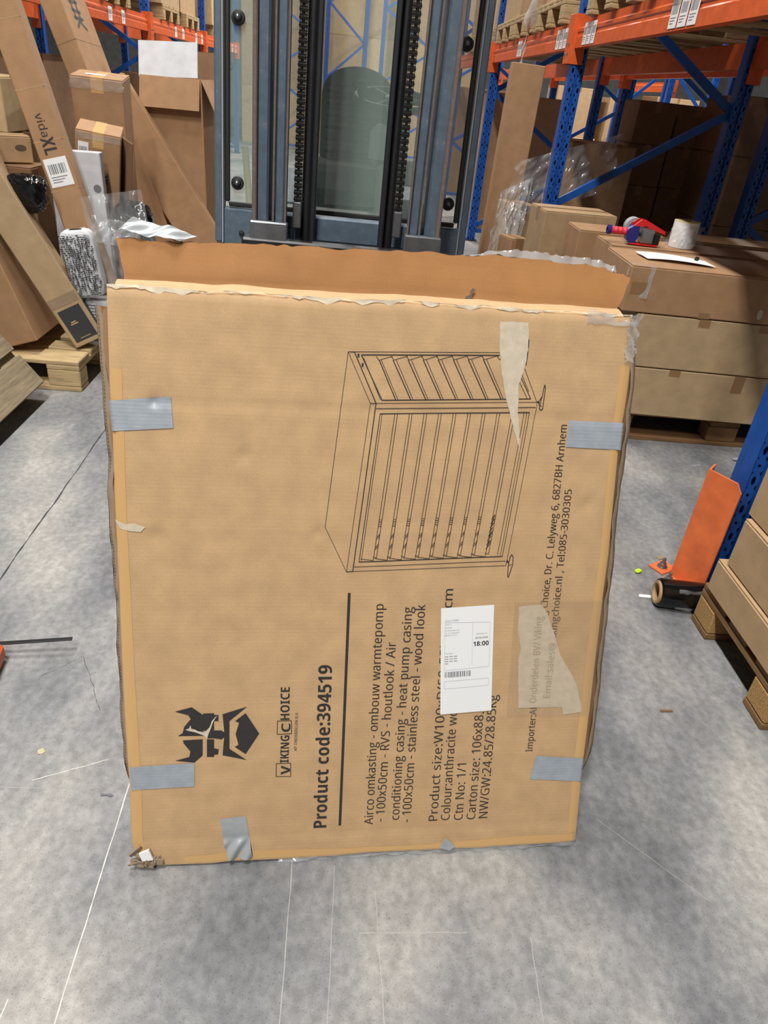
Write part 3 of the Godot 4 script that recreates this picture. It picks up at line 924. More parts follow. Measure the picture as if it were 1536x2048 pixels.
	for k in 22:
		var cx := -0.008 + rng.randf() * 0.045
		var cy := 0.003 + rng.randf() * 0.036 * (1.0 - (cx + 0.008) / 0.07)
		var b := Basis(Vector3(rng.randf() - 0.5, rng.randf() - 0.5, rng.randf() - 0.5).normalized(), rng.randf() * 1.1)
		add_box(crush, Vector3(0.012 + rng.randf() * 0.016, 0.006 + rng.randf() * 0.009, 0.002), Transform3D(b, Vector3(cx, cy, 0.003 + rng.randf() * 0.004)), 0.0008)
	part(c, "crushed_corner", crush.commit(), M.card_edge, Transform3D.IDENTITY, "crushed torn corner showing board layers")
	part(c, "foam_scrap", prism(PackedVector2Array([Vector2(0.004, 0.034), Vector2(0.022, 0.042), Vector2(0.030, 0.020), Vector2(0.010, 0.018)]), 0.008, 0.013), M.paper)
	# tears
	for t in [["torn_patch", PATCH_TOP, 0.0012], ["torn_patch", PATCH_LOW, 0.0012], ["torn_patch", EMBLEM_TEAR, 0.0013], ["torn_patch", TEAR_LEFT, 0.0012]]:
		st = begin()
		add_flat(st, roughened(pairs(t[1]), 0.0016), on.call(t[2]))
		part(c, t[0], st.commit(), M.card_torn, Transform3D.IDENTITY, "pale patch where the top paper tore off")
	# clear tape over the lower torn patch
	st = begin()
	add_flat(st, pairs(TAPE_PATCH), on.call(0.0022))
	part(c, "clear_tape", st.commit(), M.tape_clear)
	# print
	for r in FACE_TEXT:
		part(c, "printed_text", text_mesh([r], on.call(0.0007)), M.ink)
	for r in GHOST_TEXT:
		part(c, "printed_text", text_mesh([r], on.call(0.0016)), M.ink_ghost)
	st = begin()
	add_stroke(st, (pairs(RULE)[0] + pairs(RULE)[1]) / 2, (pairs(RULE)[2] + pairs(RULE)[3]) / 2, 0.0052, on.call(0.0007))
	part(c, "printed_rule", st.commit(), M.ink)
	st = begin()
	for e in EMBLEM:
		add_flat(st, pairs(e), on.call(0.0007))
	part(c, "printed_emblem", st.commit(), M.ink, Transform3D.IDENTITY, "printed horned helmet emblem")
	st = begin()
	for b in [LOGO_BOX_V, LOGO_BOX_C]:
		var q := pairs(b)
		for k in 4:
			add_stroke(st, q[k], q[(k + 1) % 4], 0.0013, on.call(0.0007))
	part(c, "printed_frame", st.commit(), M.ink)
	st = begin()
	for line in DRAWING:
		var q := pairs(line.slice(1))
		for k in q.size() - 1:
			add_stroke(st, q[k], q[k + 1], 0.00062 * line[0] + 0.0003, on.call(0.0007))
	part(c, "printed_drawing", st.commit(), M.ink, Transform3D.IDENTITY, "line drawing of a louvred cabinet on feet")
	# shipping label
	var lq := pairs(LABEL)
	var lab := part(c, "shipping_label", grid_sheet(12, 20, func(u, v):
		var p: Vector2 = lq[3].lerp(lq[2], u).lerp(lq[0].lerp(lq[1], u), v)
		return Vector3(p.x, p.y, ripple(p.x, p.y) + 0.0020)), M.paper)
	var lp := func(u: float, v: float) -> Vector2:
		return lq[3].lerp(lq[2], u).lerp(lq[0].lerp(lq[1], u), v)
	var over: Callable = on.call(0.0024)
	st = begin()
	for q in [[0.07, 0.865, 0.93, 0.845], [0.93, 0.845, 0.93, 0.43], [0.93, 0.43, 0.07, 0.42], [0.07, 0.42, 0.07, 0.865], [0.60, 0.85, 0.60, 0.45], [0.07, 0.315, 0.93, 0.32], [0.93, 0.32, 0.93, 0.25], [0.93, 0.25, 0.07, 0.245], [0.07, 0.245, 0.07, 0.315]]:
		add_stroke(st, lp.call(q[0], q[1]), lp.call(q[2], q[3]), 0.0006, over)
	part(lab, "label_frame", st.commit(), M.print_light)
	st = begin()
	add_text(st, "18:00", lp.call(0.62, 0.630), lp.call(0.915, 0.632), 0.0092, true, over)
	add_text(st, "06-06-2026", lp.call(0.655, 0.698), lp.call(0.895, 0.700), 0.0035, false, over)
	part(lab, "label_text", st.commit(), M.print_black)
	st = begin()
	add_text(st, "COLLO ETIKET", lp.call(0.075, 0.872), lp.call(0.34, 0.874), 0.0032, false, over)
	add_text(st, "Afleveren op", lp.call(0.67, 0.738), lp.call(0.88, 0.740), 0.0022, false, over)
	add_text(st, "Order nr", lp.call(0.085, 0.842), lp.call(0.20, 0.843), 0.0020, false, over)
	add_text(st, "Afzender", lp.call(0.08, 0.812), lp.call(0.21, 0.813), 0.0020, false, over)
	add_text(st, "AP Onderdelen B.V.", lp.call(0.08, 0.786), lp.call(0.35, 0.787), 0.0020, false, over)
	add_text(st, "Dr. C. Lelyweg 6", lp.call(0.08, 0.763), lp.call(0.35, 0.764), 0.0020, false, over)
	add_text(st, "6827BH Arnhem", lp.call(0.08, 0.741), lp.call(0.30, 0.742), 0.0020, false, over)
	add_text(st, "Ontvanger", lp.call(0.08, 0.572), lp.call(0.23, 0.573), 0.0020, false, over)
	for k in 4:
		for j in 3:
			var x0 := 0.08 + j * 0.085
			if k == 3 and j > 0:
				continue
			add_stroke(st, lp.call(x0, 0.548 - k * 0.022), lp.call(x0 + 0.065, 0.5485 - k * 0.022), 0.0011, over)
	part(lab, "label_text", st.commit(), M.print_grey)
	st = begin()
	rng.seed = 5
	var bxp := 0.08
	while bxp < 0.57:
		var w := rng.randf_range(0.008, 0.024)
		add_flat(st, PackedVector2Array([lp.call(bxp, 0.352), lp.call(bxp + w, 0.352), lp.call(bxp + w, 0.405), lp.call(bxp, 0.405)]), over)
		bxp += w + rng.randf_range(0.007, 0.02)
	part(lab, "barcode", st.commit(), M.print_grey)

func roughened(poly: PackedVector2Array, amount: float) -> PackedVector2Array:
	var r := PackedVector2Array()
	for i in poly.size():
		var a := poly[i]
		var b := poly[(i + 1) % poly.size()]
		var n: int = max(1, int((b - a).length() / 0.006))
		var s := (b - a).orthogonal().normalized()
		for k in n:
			var w := wave.get_noise_2d((a.x + k * 0.006) * 2000.0, a.y * 2000.0 + k * 90.0) * amount if k > 0 else 0.0
			r.append(a.lerp(b, float(k) / n) + s * w)
	return r

# ---------------------------------------------------------------- goods
func carton(label: String, size: Vector3, xf: Transform3D, mat: String, opts := {}) -> Node3D:
	# closed carton: body, two top flaps meeting at a seam, tape over the seam and down the ends
	var c := thing(opts.get("name", "carton"), label, "carton", xf, opts.get("group", ""))
	var m: Material = M[mat]
	var t := 0.004
	part(c, "body", box(size - Vector3(0, t, 0), 0.004), m, at(0, (size.y - t) / 2, 0))
	if opts.get("flaps", true):
		var along: bool = size.x >= size.z
		for s in [-1, 1]:
			var fs := Vector3(size.x - 0.004, t, size.z / 2 - 0.003) if along else Vector3(size.x / 2 - 0.003, t, size.z - 0.004)
			var off := Vector3(0, size.y - t / 2, s * (size.z / 4)) if along else Vector3(s * size.x / 4, size.y - t / 2, 0)
			part(c, "flap", box(fs, 0.0015), m, Transform3D(Basis.IDENTITY, off))
		if opts.get("tape", true):
			var tw: float = opts.get("tape_width", 0.05)
			var tm: Material = M[opts.get("tape_mat", "tape_brown")]
			part(c, "tape", box(Vector3(size.x, 0.0008, tw) if along else Vector3(tw, 0.0008, size.z), 0.0), tm, at(0, size.y + 0.0004, 0))
			for s in [-1, 1]:
				var ts := Vector3(0.0008, 0.07, tw) if along else Vector3(tw, 0.07, 0.0008)
				var to := Vector3(s * (size.x / 2 + 0.0004), size.y - 0.035, 0) if along else Vector3(0, size.y - 0.035, s * (size.z / 2 + 0.0004))
				part(c, "tape", box(ts, 0.0), tm, Transform3D(Basis.IDENTITY, to))
	for p in opts.get("patches", []):
		# patches stuck on the front: x, y of centre, width, height, material
		part(c, p[5] if p.size() > 5 else "tape_patch", box(Vector3(p[2], p[3], 0.0008), 0.0), M[p[4]], at(p[0], p[1], size.z / 2 + 0.0005))
	return c

func sticker(parent: Node, size: Vector2, xf: Transform3D, sd := 1, called := "label") -> void:
	# white sticker with a barcode
	var s := part(parent, called, box(Vector3(size.x, size.y, 0.0006), 0.0), M.paper, xf)
	var st := begin()
	rng.seed = sd
	var x := -size.x * 0.38
	while x < size.x * 0.36:
		var w := rng.randf_range(0.02, 0.06) * size.x
		add_box(st, Vector3(w, size.y * 0.34, 0.0003), at(x + w / 2, size.y * 0.12, 0.0005), 0.0)
		x += w + rng.randf_range(0.02, 0.05) * size.x
	for k in 3:
		add_box(st, Vector3(size.x * (0.7 - k * 0.14), size.y * 0.03, 0.0003), at(-size.x * (0.04 + k * 0.06), -size.y * (0.16 + k * 0.09), 0.0005), 0.0)
	part(s, "barcode", st.commit(), M.print_grey)

func pallet(label: String, xf: Transform3D, mats := ["wood", "wood_brown"], group := "", block_mat := "") -> Node3D:
	# boards run along x (1.2 m), 0.8 m deep: five deck boards, three cross boards, nine blocks, three runners
	var p := thing("pallet", label, "pallet", xf, group)
	var bm: String = block_mat if block_mat != "" else mats[1]
	var zs := [[-0.3275, 0.145], [-0.178, 0.1], [0.0, 0.145], [0.178, 0.1], [0.3275, 0.145]]
	for k in 5:
		part(p, "deck_board", box(Vector3(1.2, 0.022, zs[k][1]), 0.004), M[mats[0]], at(0, 0.133, zs[k][0]))
	for x in [-0.5275, 0.0, 0.5275]:
		part(p, "cross_board", box(Vector3(0.8, 0.022, 0.145), 0.003), M[mats[0]], Transform3D(Basis(Vector3.UP, PI / 2), Vector3(x, 0.111, 0)))
		for z in [-0.35, 0.0, 0.35]:
			part(p, "block", box(Vector3(0.145, 0.078, 0.1), 0.005), M[bm], at(x, 0.061, z))
	for z in [-0.35, 0.0, 0.35]:
		part(p, "runner", box(Vector3(1.2, 0.022, 0.1), 0.003), M[mats[0]], at(0, 0.011, z))
	return p

# ---------------------------------------------------------------- racks
func holed_strip(st: SurfaceTool, w: float, y0: float, y1: float, pitch: float, xf: Transform3D, slot := true) -> void:
	# a strip in the xy plane, w wide, with a row of round holes and slots punched through
	var n := int((y1 - y0) / pitch)
	for k in n:
		var a := y0 + k * pitch
		var b := a + pitch
		var cy := (a + b) / 2
		var big: bool = slot and k % 2 == 0
		var rx := 0.0065 if big else 0.005
		var ry := 0.015 if big else 0.005
		var outer := []
		var inner := []
		for i in 8:
			var t := TAU * (i + 0.5) / 8
			inner.append(Vector3(cos(t) * rx, cy + sin(t) * ry, 0))
			outer.append(Vector3(clampf(cos(t) * 1.5, -1, 1) * w / 2, cy + clampf(sin(t) * 1.5, -1, 1) * pitch / 2, 0))
		for i in 8:
			var j := (i + 1) % 8
			quad(st, xf * outer[i], xf * outer[j], xf * inner[j], xf * inner[i], (xf.basis * Vector3(0, 0, 1)).normalized())

func post_mesh(h: float, holes: bool) -> Mesh:
	# open channel post 0.085 x 0.10; its face towards +z carries two rows of holes and a groove between
	var key := "post%.2f%s" % [h, holes]
	if cache.has(key):
		return cache[key]
	var st := begin()
	var pitch := 0.05
	var n := int(h / pitch) * pitch
	for s in [-1, 1]:
		if holes:
			holed_strip(st, 0.034, 0.0, n, pitch, at(s * 0.0255, 0, 0.05))
		else:
			quad(st, Vector3(s * 0.0255 - 0.017, 0, 0.05), Vector3(s * 0.0255 + 0.017, 0, 0.05), Vector3(s * 0.0255 + 0.017, n, 0.05), Vector3(s * 0.0255 - 0.017, n, 0.05), Vector3(0, 0, 1))
		# groove wall, outer wall with a fold, rear lip
		quad(st, Vector3(s * 0.0085, 0, 0.05), Vector3(s * 0.005, 0, 0.038), Vector3(s * 0.005, n, 0.038), Vector3(s * 0.0085, n, 0.05), Vector3(-s, 0, 0.3).normalized())
		add_box(st, Vector3(0.003, n, 0.060), at(s * 0.041, n / 2, 0.020), 0.0)
		quad(st, Vector3(s * 0.0425, 0, -0.010), Vector3(s * 0.034, 0, -0.018), Vector3(s * 0.034, n, -0.018), Vector3(s * 0.0425, n, -0.010), Vector3(s, 0, -1).normalized())
		add_box(st, Vector3(0.003, n, 0.032), at(s * 0.034, n / 2, -0.034), 0.0)
		add_box(st, Vector3(0.014, n, 0.003), at(s * 0.028, n / 2, -0.0485), 0.0)
	add_box(st, Vector3(0.075, n, 0.002), at(0, n / 2, -0.015), 0.0)
	quad(st, Vector3(-0.005, 0, 0.038), Vector3(0.005, 0, 0.038), Vector3(0.005, n, 0.038), Vector3(-0.005, n, 0.038), Vector3(0, 0, 1))
	cache[key] = st.commit()
	return cache[key]

func bar_between(a: Vector3, b: Vector3, w: float, d: float) -> Array:
	# mesh and transform of a small channel bar from a to b
	var y := (b - a).normalized()
	var z := Vector3(0, 0, 1)
	if absf(y.dot(z)) > 0.9:
		z = Vector3.UP
	var x := y.cross(z).normalized()
	z = x.cross(y)
	var l := (b - a).length()
	var key := "bar%.3f%.3f%.3f" % [l, w, d]
	if not cache.has(key):
		var st := begin()
		add_box(st, Vector3(w, l, 0.003), at(0, 0, d / 2), 0.001)
		for s in [-1, 1]:
			add_box(st, Vector3(0.003, l, d), at(s * (w / 2 - 0.0015), 0, 0), 0.001)
		cache[key] = st.commit()
	return [cache[key], Transform3D(Basis(x, y, z), (a + b) / 2)]

func upright_frame(label: String, x_front: float, x_rear: float, z: float, h: float, start_low := true) -> Node3D:
	var f := thing("rack_upright", label, "rack upright", at(x_front, 0, z), "upright frames of the racks")
	var dx := x_rear - x_front
	part(f, "front_post", post_mesh(h, true), M.blue)
	part(f, "rear_post", post_mesh(h, true), M.blue, at(dx, 0, 0))
	for x in [0.0, dx]:
		part(f, "foot_plate", box(Vector3(0.13, 0.008, 0.16), 0.002), M.steel_dark, at(x, 0.004, 0))
	var y := 0.14
	var near := 0.02 * signf(dx)
	var s := 0 if start_low else 1
	part(f, "brace", bar_between(Vector3(near, 0.10, 0), Vector3(dx - near, 0.10, 0), 0.04, 0.025)[0], M.blue, bar_between(Vector3(near, 0.10, 0), Vector3(dx - near, 0.10, 0), 0.04, 0.025)[1])
	while y + 0.63 < h:
		var a := Vector3(near, y, 0)
		var b := Vector3(dx - near, y + 0.63, 0)
		if s % 2 == 1:
			a = Vector3(dx - near, y, 0)
			b = Vector3(near, y + 0.63, 0)
		var bb := bar_between(a, b, 0.045, 0.028)
		part(f, "brace", bb[0], M.blue, bb[1])
		y += 0.63
		s += 1
	return f

func beam(label: String, x: float, y: float, z0: float, z1: float, face: float, labels := [], group := "orange beams of the racks") -> Node3D:
	# orange box beam from z0 (near) to z1 (far) with stepped face and end connectors; face is the side the labels sit on
	var l := absf(z1 - z0)
	var b := thing("rack_beam", label, "rack beam", at(x, y, (z0 + z1) / 2), group)
	var prof := PackedVector2Array([Vector2(-0.025, 0), Vector2(0.025, 0), Vector2(0.025, 0.14), Vector2(-0.010, 0.14), Vector2(-0.010, 0.105), Vector2(-0.025, 0.095), Vector2(-0.025, 0.080), Vector2(-0.021, 0.074), Vector2(-0.021, 0.062), Vector2(-0.025, 0.056)])
	if face > 0:
		for i in prof.size():
			prof[i].x = -prof[i].x
	var key := "beam%.2f%.0f" % [l, face]
	if not cache.has(key):
		cache[key] = prism(prof, -l / 2 + 0.05, l / 2 - 0.05)
	part(b, "rail", cache[key], M.orange)
	for s in [-1, 1]:
		var e := part(b, "end_connector", box(Vector3(0.008, 0.25, 0.055), 0.002), M.orange, at(face * 0.050, 0.045, s * (l / 2 - 0.03)))
		part(e, "end_plate", box(Vector3(0.09, 0.25, 0.006), 0.002), M.orange, at(-face * 0.042, 0, s * -0.026))
		for k in 2:
			part(e, "rivet", box(Vector3(0.004, 0.014, 0.014), 0.003), M.steel, at(face * 0.006, -0.075 + 0.05 * k, 0))
	for i in labels.size():
		var q: Array = labels[i]
		sticker(b, Vector2(q[1], 0.105), Transform3D(Basis(Vector3.UP, PI / 2 * face), Vector3(face * 0.027, 0.062, q[0])), 100 + i * 7 + int(absf(z0) * 10), "location_label")
	return b

# ---------------------------------------------------------------- forklift
func build_forklift() -> void:
	var f := thing("forklift", "dark blue-grey forklift facing the camera with twin mast and scuffed glass", "forklift", at(-0.02, 0, -2.3))
	var lean := Transform3D(Basis(Vector3.RIGHT, deg_to_rad(-2.5)), Vector3.ZERO)
	# mast rails: outer channel, inner channel, worn lips
	for s in [-1, 1]:
		var px: float = s * 0.235
		part(f, "outer_mast_rail", box(Vector3(0.040, 2.9, 0.13), 0.006), M.truck, lean * at(px + s * 0.022, 1.55, -0.02))
		part(f, "rail_lip", box(Vector3(0.014, 2.9, 0.020), 0.004), M.rust_edge, lean * at(px + s * 0.042, 1.55, 0.050))
		part(f, "inner_mast_rail", box(Vector3(0.030, 2.7, 0.10), 0.006), M.truck, lean * at(px - s * 0.032, 1.60, 0.005))
		part(f, "rail_lip", box(Vector3(0.006, 2.7, 0.012), 0.002), M.rust_edge, lean * at(px - s * 0.0145, 1.60, 0.060))
		part(f, "rail_lip", box(Vector3(0.006, 2.7, 0.012), 0.002), M.rust_edge, lean * at(px - s * 0.0505, 1.60, 0.060))
		part(f, "lift_cylinder", lathe([Vector2(0, 0), Vector2(0.016, 0), Vector2(0.016, 2.6), Vector2(0, 2.6)], 14), M.steel_dark, lean * at(px - s * 0.106, 0.25, -0.05))
		part(f, "inner_guide", box(Vector3(0.016, 2.6, 0.05), 0.004), M.truck_dark, lean * at(px - s * 0.128, 1.5, -0.03))
		# leaf chain: alternating plates and pins
		var chain := part(f, "lift_chain", tube([Vector3(0, 0.95, 0), Vector3(0, 2.2, 0)], 0.004, 6), M.steel_dark, lean * at(px - s * 0.080, 0, -0.02))
		var link := begin()
		for e in [-0.009, -0.0045, 0.0, 0.0045, 0.009]:
			add_box(link, Vector3(0.0035, 0.0165, 0.016), at(e, 0, 0), 0.0015)
		add_tube(link, [Vector3(-0.0125, 0.0, 0.003), Vector3(0.0125, 0.0, 0.003)], 0.0042, 6)
		var lm := link.commit()
		for k in 62:
			part(chain, "link", lm, M.chain, at(0, 0.96 + k * 0.0185, 0))
		part(chain, "anchor", box(Vector3(0.026, 0.075, 0.022), 0.003), M.steel, at(0, 0.97, 0.006))
		# bright carriage plate at the foot of each rail
		part(f, "carriage_plate", box(Vector3(0.112, 0.20, 0.035), 0.004), M.steel, lean * at(px - s * 0.004, 0.855, 0.075))
		part(f, "fork", box(Vector3(0.10, 0.035, 1.065), 0.010), M.steel_dark, at(px, 0.468, 0.607))
		part(f, "fork_shank", box(Vector3(0.10, 0.36, 0.035), 0.005), M.steel_dark, at(px, 0.63, 0.085))
	part(f, "mast_crossbar", box(Vector3(0.46, 0.075, 0.05), 0.006), M.truck, lean * at(0, 0.93, -0.075))
	part(f, "lower_crossbar", box(Vector3(0.52, 0.10, 0.05), 0.006), M.truck, lean * at(0, 0.70, -0.06))
	part(f, "upper_crossbar", box(Vector3(0.52, 0.10, 0.05), 0.006), M.truck, lean * at(0, 2.3, -0.06))
	part(f, "carriage_bar", box(Vector3(0.62, 0.10, 0.045), 0.006), M.steel_dark, at(0, 0.86, 0.035))
	part(f, "carriage_bar", box(Vector3(0.62, 0.10, 0.045), 0.006), M.steel_dark, at(0, 0.54, 0.035))
	# cab front: pillars, sill, glass in a rubber seal
	var cab := Transform3D(Basis(Vector3.RIGHT, deg_to_rad(-6.0)), Vector3(-0.02, 0.90, -0.40))
	for s in [-1, 1]:
		part(f, "cab_pillar", box(Vector3(0.028, 1.35, 0.07), 0.006), M.truck, cab * at(s * 0.428, 0.58, 0))
		part(f, "pillar_trim", box(Vector3(0.005, 1.35, 0.010), 0.001), M.paper_grey, cab * at(s * 0.414, 0.58, 0.036))
		part(f, "window_seal", box(Vector3(0.016, 1.22, 0.016), 0.004), M.rubber, cab * at(s * 0.400, 0.65, 0.022))
		var y := 0.10
		for k in 2:
			var bolt := part(f, "glass_bolt", lathe([Vector2(0.0, 0.022), Vector2(0.010, 0.018), Vector2(0.014, 0.010), Vector2(0.019, 0.009), Vector2(0.022, 0.0)], 18), M.rubber, cab * Transform3D(Basis(Vector3.RIGHT, PI / 2), Vector3(s * 0.365, y, 0.030)))
			part(bolt, "bolt_head", lathe([Vector2(0.0, 0.006), Vector2(0.005, 0.004), Vector2(0.007, 0.0)], 12), M.steel, at(0, 0.019, 0))
			y += 0.475
	part(f, "window_seal", box(Vector3(0.79, 0.016, 0.016), 0.004), M.rubber, cab * at(0, 0.032, 0.022))
	part(f, "windshield", box(Vector3(0.80, 1.22, 0.008), 0.001), M.glass, cab * at(0, 0.645, 0.018))
	part(f, "cab_sill", box(Vector3(0.87, 0.14, 0.06), 0.008), M.truck, cab * at(0, -0.048, 0.0))
	part(f, "front_plate", box(Vector3(0.84, 0.55, 0.05), 0.01), M.truck, at(-0.02, 0.55, -0.44))
	part(f, "plate_bolt", lathe([Vector2(0.0, 0.008), Vector2(0.008, 0.006), Vector2(0.010, 0.0)], 12), M.rubber, cab * Transform3D(Basis(Vector3.RIGHT, PI / 2), Vector3(-0.35, -0.06, 0.031)))
	# body: floor, hood, counterweight, roof guard
	part(f, "cab_floor", box(Vector3(0.80, 0.05, 0.75), 0.01), M.truck_dark, at(-0.02, 0.62, -0.84))
	part(f, "dashboard", box(Vector3(0.62, 0.10, 0.16), 0.03), M.console, at(-0.10, 0.86, -0.62))
	part(f, "dash_panel", box(Vector3(0.20, 0.04, 0.03), 0.008), M.paper_grey, at(-0.02, 0.90, -0.53))
	part(f, "hood", box(Vector3(0.78, 0.42, 1.0), 0.05), M.truck, at(-0.02, 0.68, -1.75))
	part(f, "counterweight", box(Vector3(0.82, 0.62, 0.45), 0.08), M.truck_dark, at(-0.02, 0.52, -2.30))
	part(f, "side_step", box(Vector3(0.84, 0.25, 1.2), 0.03), M.truck_dark, at(-0.02, 0.42, -1.1))
	for s in [-1, 1]:
		part(f, "roof_pillar", box(Vector3(0.05, 1.30, 0.06), 0.01), M.truck, at(-0.02 + s * 0.38, 1.52, -1.95))
		part(f, "front_wheel", lathe([Vector2(0.06, -0.07), Vector2(0.20, -0.07), Vector2(0.23, -0.05), Vector2(0.23, 0.05), Vector2(0.20, 0.07), Vector2(0.06, 0.07)], 28), M.rubber, Transform3D(Basis(Vector3(0, 0, 1), PI / 2), Vector3(-0.02 + s * 0.34, 0.23, -0.62)))
		part(f, "rear_wheel", lathe([Vector2(0.05, -0.06), Vector2(0.17, -0.06), Vector2(0.20, -0.04), Vector2(0.20, 0.04), Vector2(0.17, 0.06), Vector2(0.05, 0.06)], 28), M.rubber, Transform3D(Basis(Vector3(0, 0, 1), PI / 2), Vector3(-0.02 + s * 0.33, 0.20, -2.05)))
	part(f, "roof_guard", box(Vector3(0.84, 0.05, 1.65), 0.02), M.truck_dark, at(-0.02, 2.19, -1.20))
	# seat: padded back with rounded head and ribs, cushion
	var back := PackedVector2Array()
	for k in 25:
		var t := PI * k / 24.0
		back.append(Vector2(cos(t) * 0.17, 0.30 + pow(sin(t), 0.7) * 0.15))
	back.append(Vector2(-0.165, 0.0))
	back.append(Vector2(0.165, 0.0))
	var seat := part(f, "seat_back", prism(back, -0.05, 0.05), M.seat, Transform3D(Basis(Vector3.RIGHT, deg_to_rad(-8)), Vector3(0.0, 0.95, -1.60)))
	for k in 7:
		part(seat, "seat_rib", tube([Vector3(-0.145, 0.05 + k * 0.05, 0.052), Vector3(0.145, 0.05 + k * 0.05, 0.052)], 0.016, 10), M.seat)
	part(f, "seat_cushion", box(Vector3(0.40, 0.12, 0.42), 0.045), M.seat, at(0.0, 0.955, -1.36))
	# steering: column, console head, wheel with spinner knob
	part(f, "steering_column", tube([Vector3(0.135, 0.66, -0.80), Vector3(0.135, 1.06, -0.88)], 0.036, 14), M.console)
	part(f, "console_head", box(Vector3(0.145, 0.15, 0.12), 0.03), M.console, at(0.135, 1.13, -0.90))
	var wheel_pts := []
	for k in 33:
		wheel_pts.append(Vector3(cos(TAU * k / 32.0) * 0.15, 0, sin(TAU * k / 32.0) * 0.15))
	var wheel := part(f, "steering_wheel", tube(wheel_pts, 0.014, 10), M.rubber, Transform3D(Basis(Vector3.RIGHT, deg_to_rad(12)), Vector3(0.145, 1.29, -0.96)))
	for k in 3:
		part(wheel, "spoke", tube([Vector3.ZERO, Vector3(cos(TAU * k / 3.0) * 0.148, 0, sin(TAU * k / 3.0) * 0.148)], 0.011, 8), M.rubber)
	part(wheel, "wheel_hub", lathe([Vector2(0, 0.02), Vector2(0.035, 0.012), Vector2(0.045, -0.02), Vector2(0.03, -0.09), Vector2(0, -0.09)], 18), M.rubber)
	part(wheel, "spinner_knob", lathe([Vector2(0, 0.062), Vector2(0.016, 0.056), Vector2(0.023, 0.038), Vector2(0.014, 0.018), Vector2(0.008, 0.0)], 16), M.rubber, at(-0.130, 0.01, 0.05))
	part(f, "control_panel", box(Vector3(0.12, 0.10, 0.05), 0.01), M.paper_grey, at(0.21, 1.02, -1.1))
	part(f, "control_lever", tube([Vector3(0.21, 0.93, -1.0), Vector3(0.215, 1.02, -1.02)], 0.010, 8), M.red)
	part(f, "yellow_lever", tube([Vector3(-0.37, 0.88, -0.58), Vector3(-0.39, 1.10, -0.60)], 0.012, 8), M.yellow_pale)

# ---------------------------------------------------------------- film
func film(parent: Node, called: String, o: Vector3, u: Vector3, v: Vector3, amp: float, sd: float, mat: String, nu := 26, nv := 20) -> MeshInstance3D:
	var n := u.cross(v).normalized()
	return part(parent, called, grid_sheet(nu, nv, func(a, b):
		var w := absf(wave.get_noise_2d(a * 160.0 + sd * 31.0, b * 60.0 + sd * 17.0)) + 0.4 * absf(wave.get_noise_2d(a * 420.0 + sd, b * 330.0))
		var edge := wave.get_noise_1d(b * 160.0 + sd * 9.0) * 0.06
		return o + u * (a + edge * (a - 0.5)) + v * b + n * (w * amp)), M[mat])

# ---------------------------------------------------------------- the place
func lamp(x: float, z: float, energy: float, where: String) -> void:
	var l := thing("high_bay_lamp", "long white strip lamp under the warehouse roof, " + where, "lamp", at(x, 6.6, z), "strip lamps under the roof")
	part(l, "housing", box(Vector3(0.36, 0.09, 1.7), 0.02), M.lamp_body, at(0, 0.06, 0))
	part(l, "light_diffuser", box(Vector3(0.30, 0.012, 1.62), 0.004), M.lamp_glow, at(0, 0.006, 0))
	for s in [-1, 1]:
		part(l, "hanger", tube([Vector3(0, 0.10, s * 0.6), Vector3(0, 0.90, s * 0.6)], 0.006, 6), M.steel_dark)
	var a := AreaLight3D.new()
	a.name = "lamp_light"
	l.add_child(a, true)
	a.area_size = Vector2(0.30, 1.62)
	a.rotation_degrees = Vector3(-90, 0, 0)
	a.position = Vector3(0, -0.01, 0)
	a.light_color = Color(1.0, 0.985, 0.96)
	a.light_energy = energy
	a.area_range = 40.0
	a.area_attenuation = 2.0
	a.shadow_enabled = true

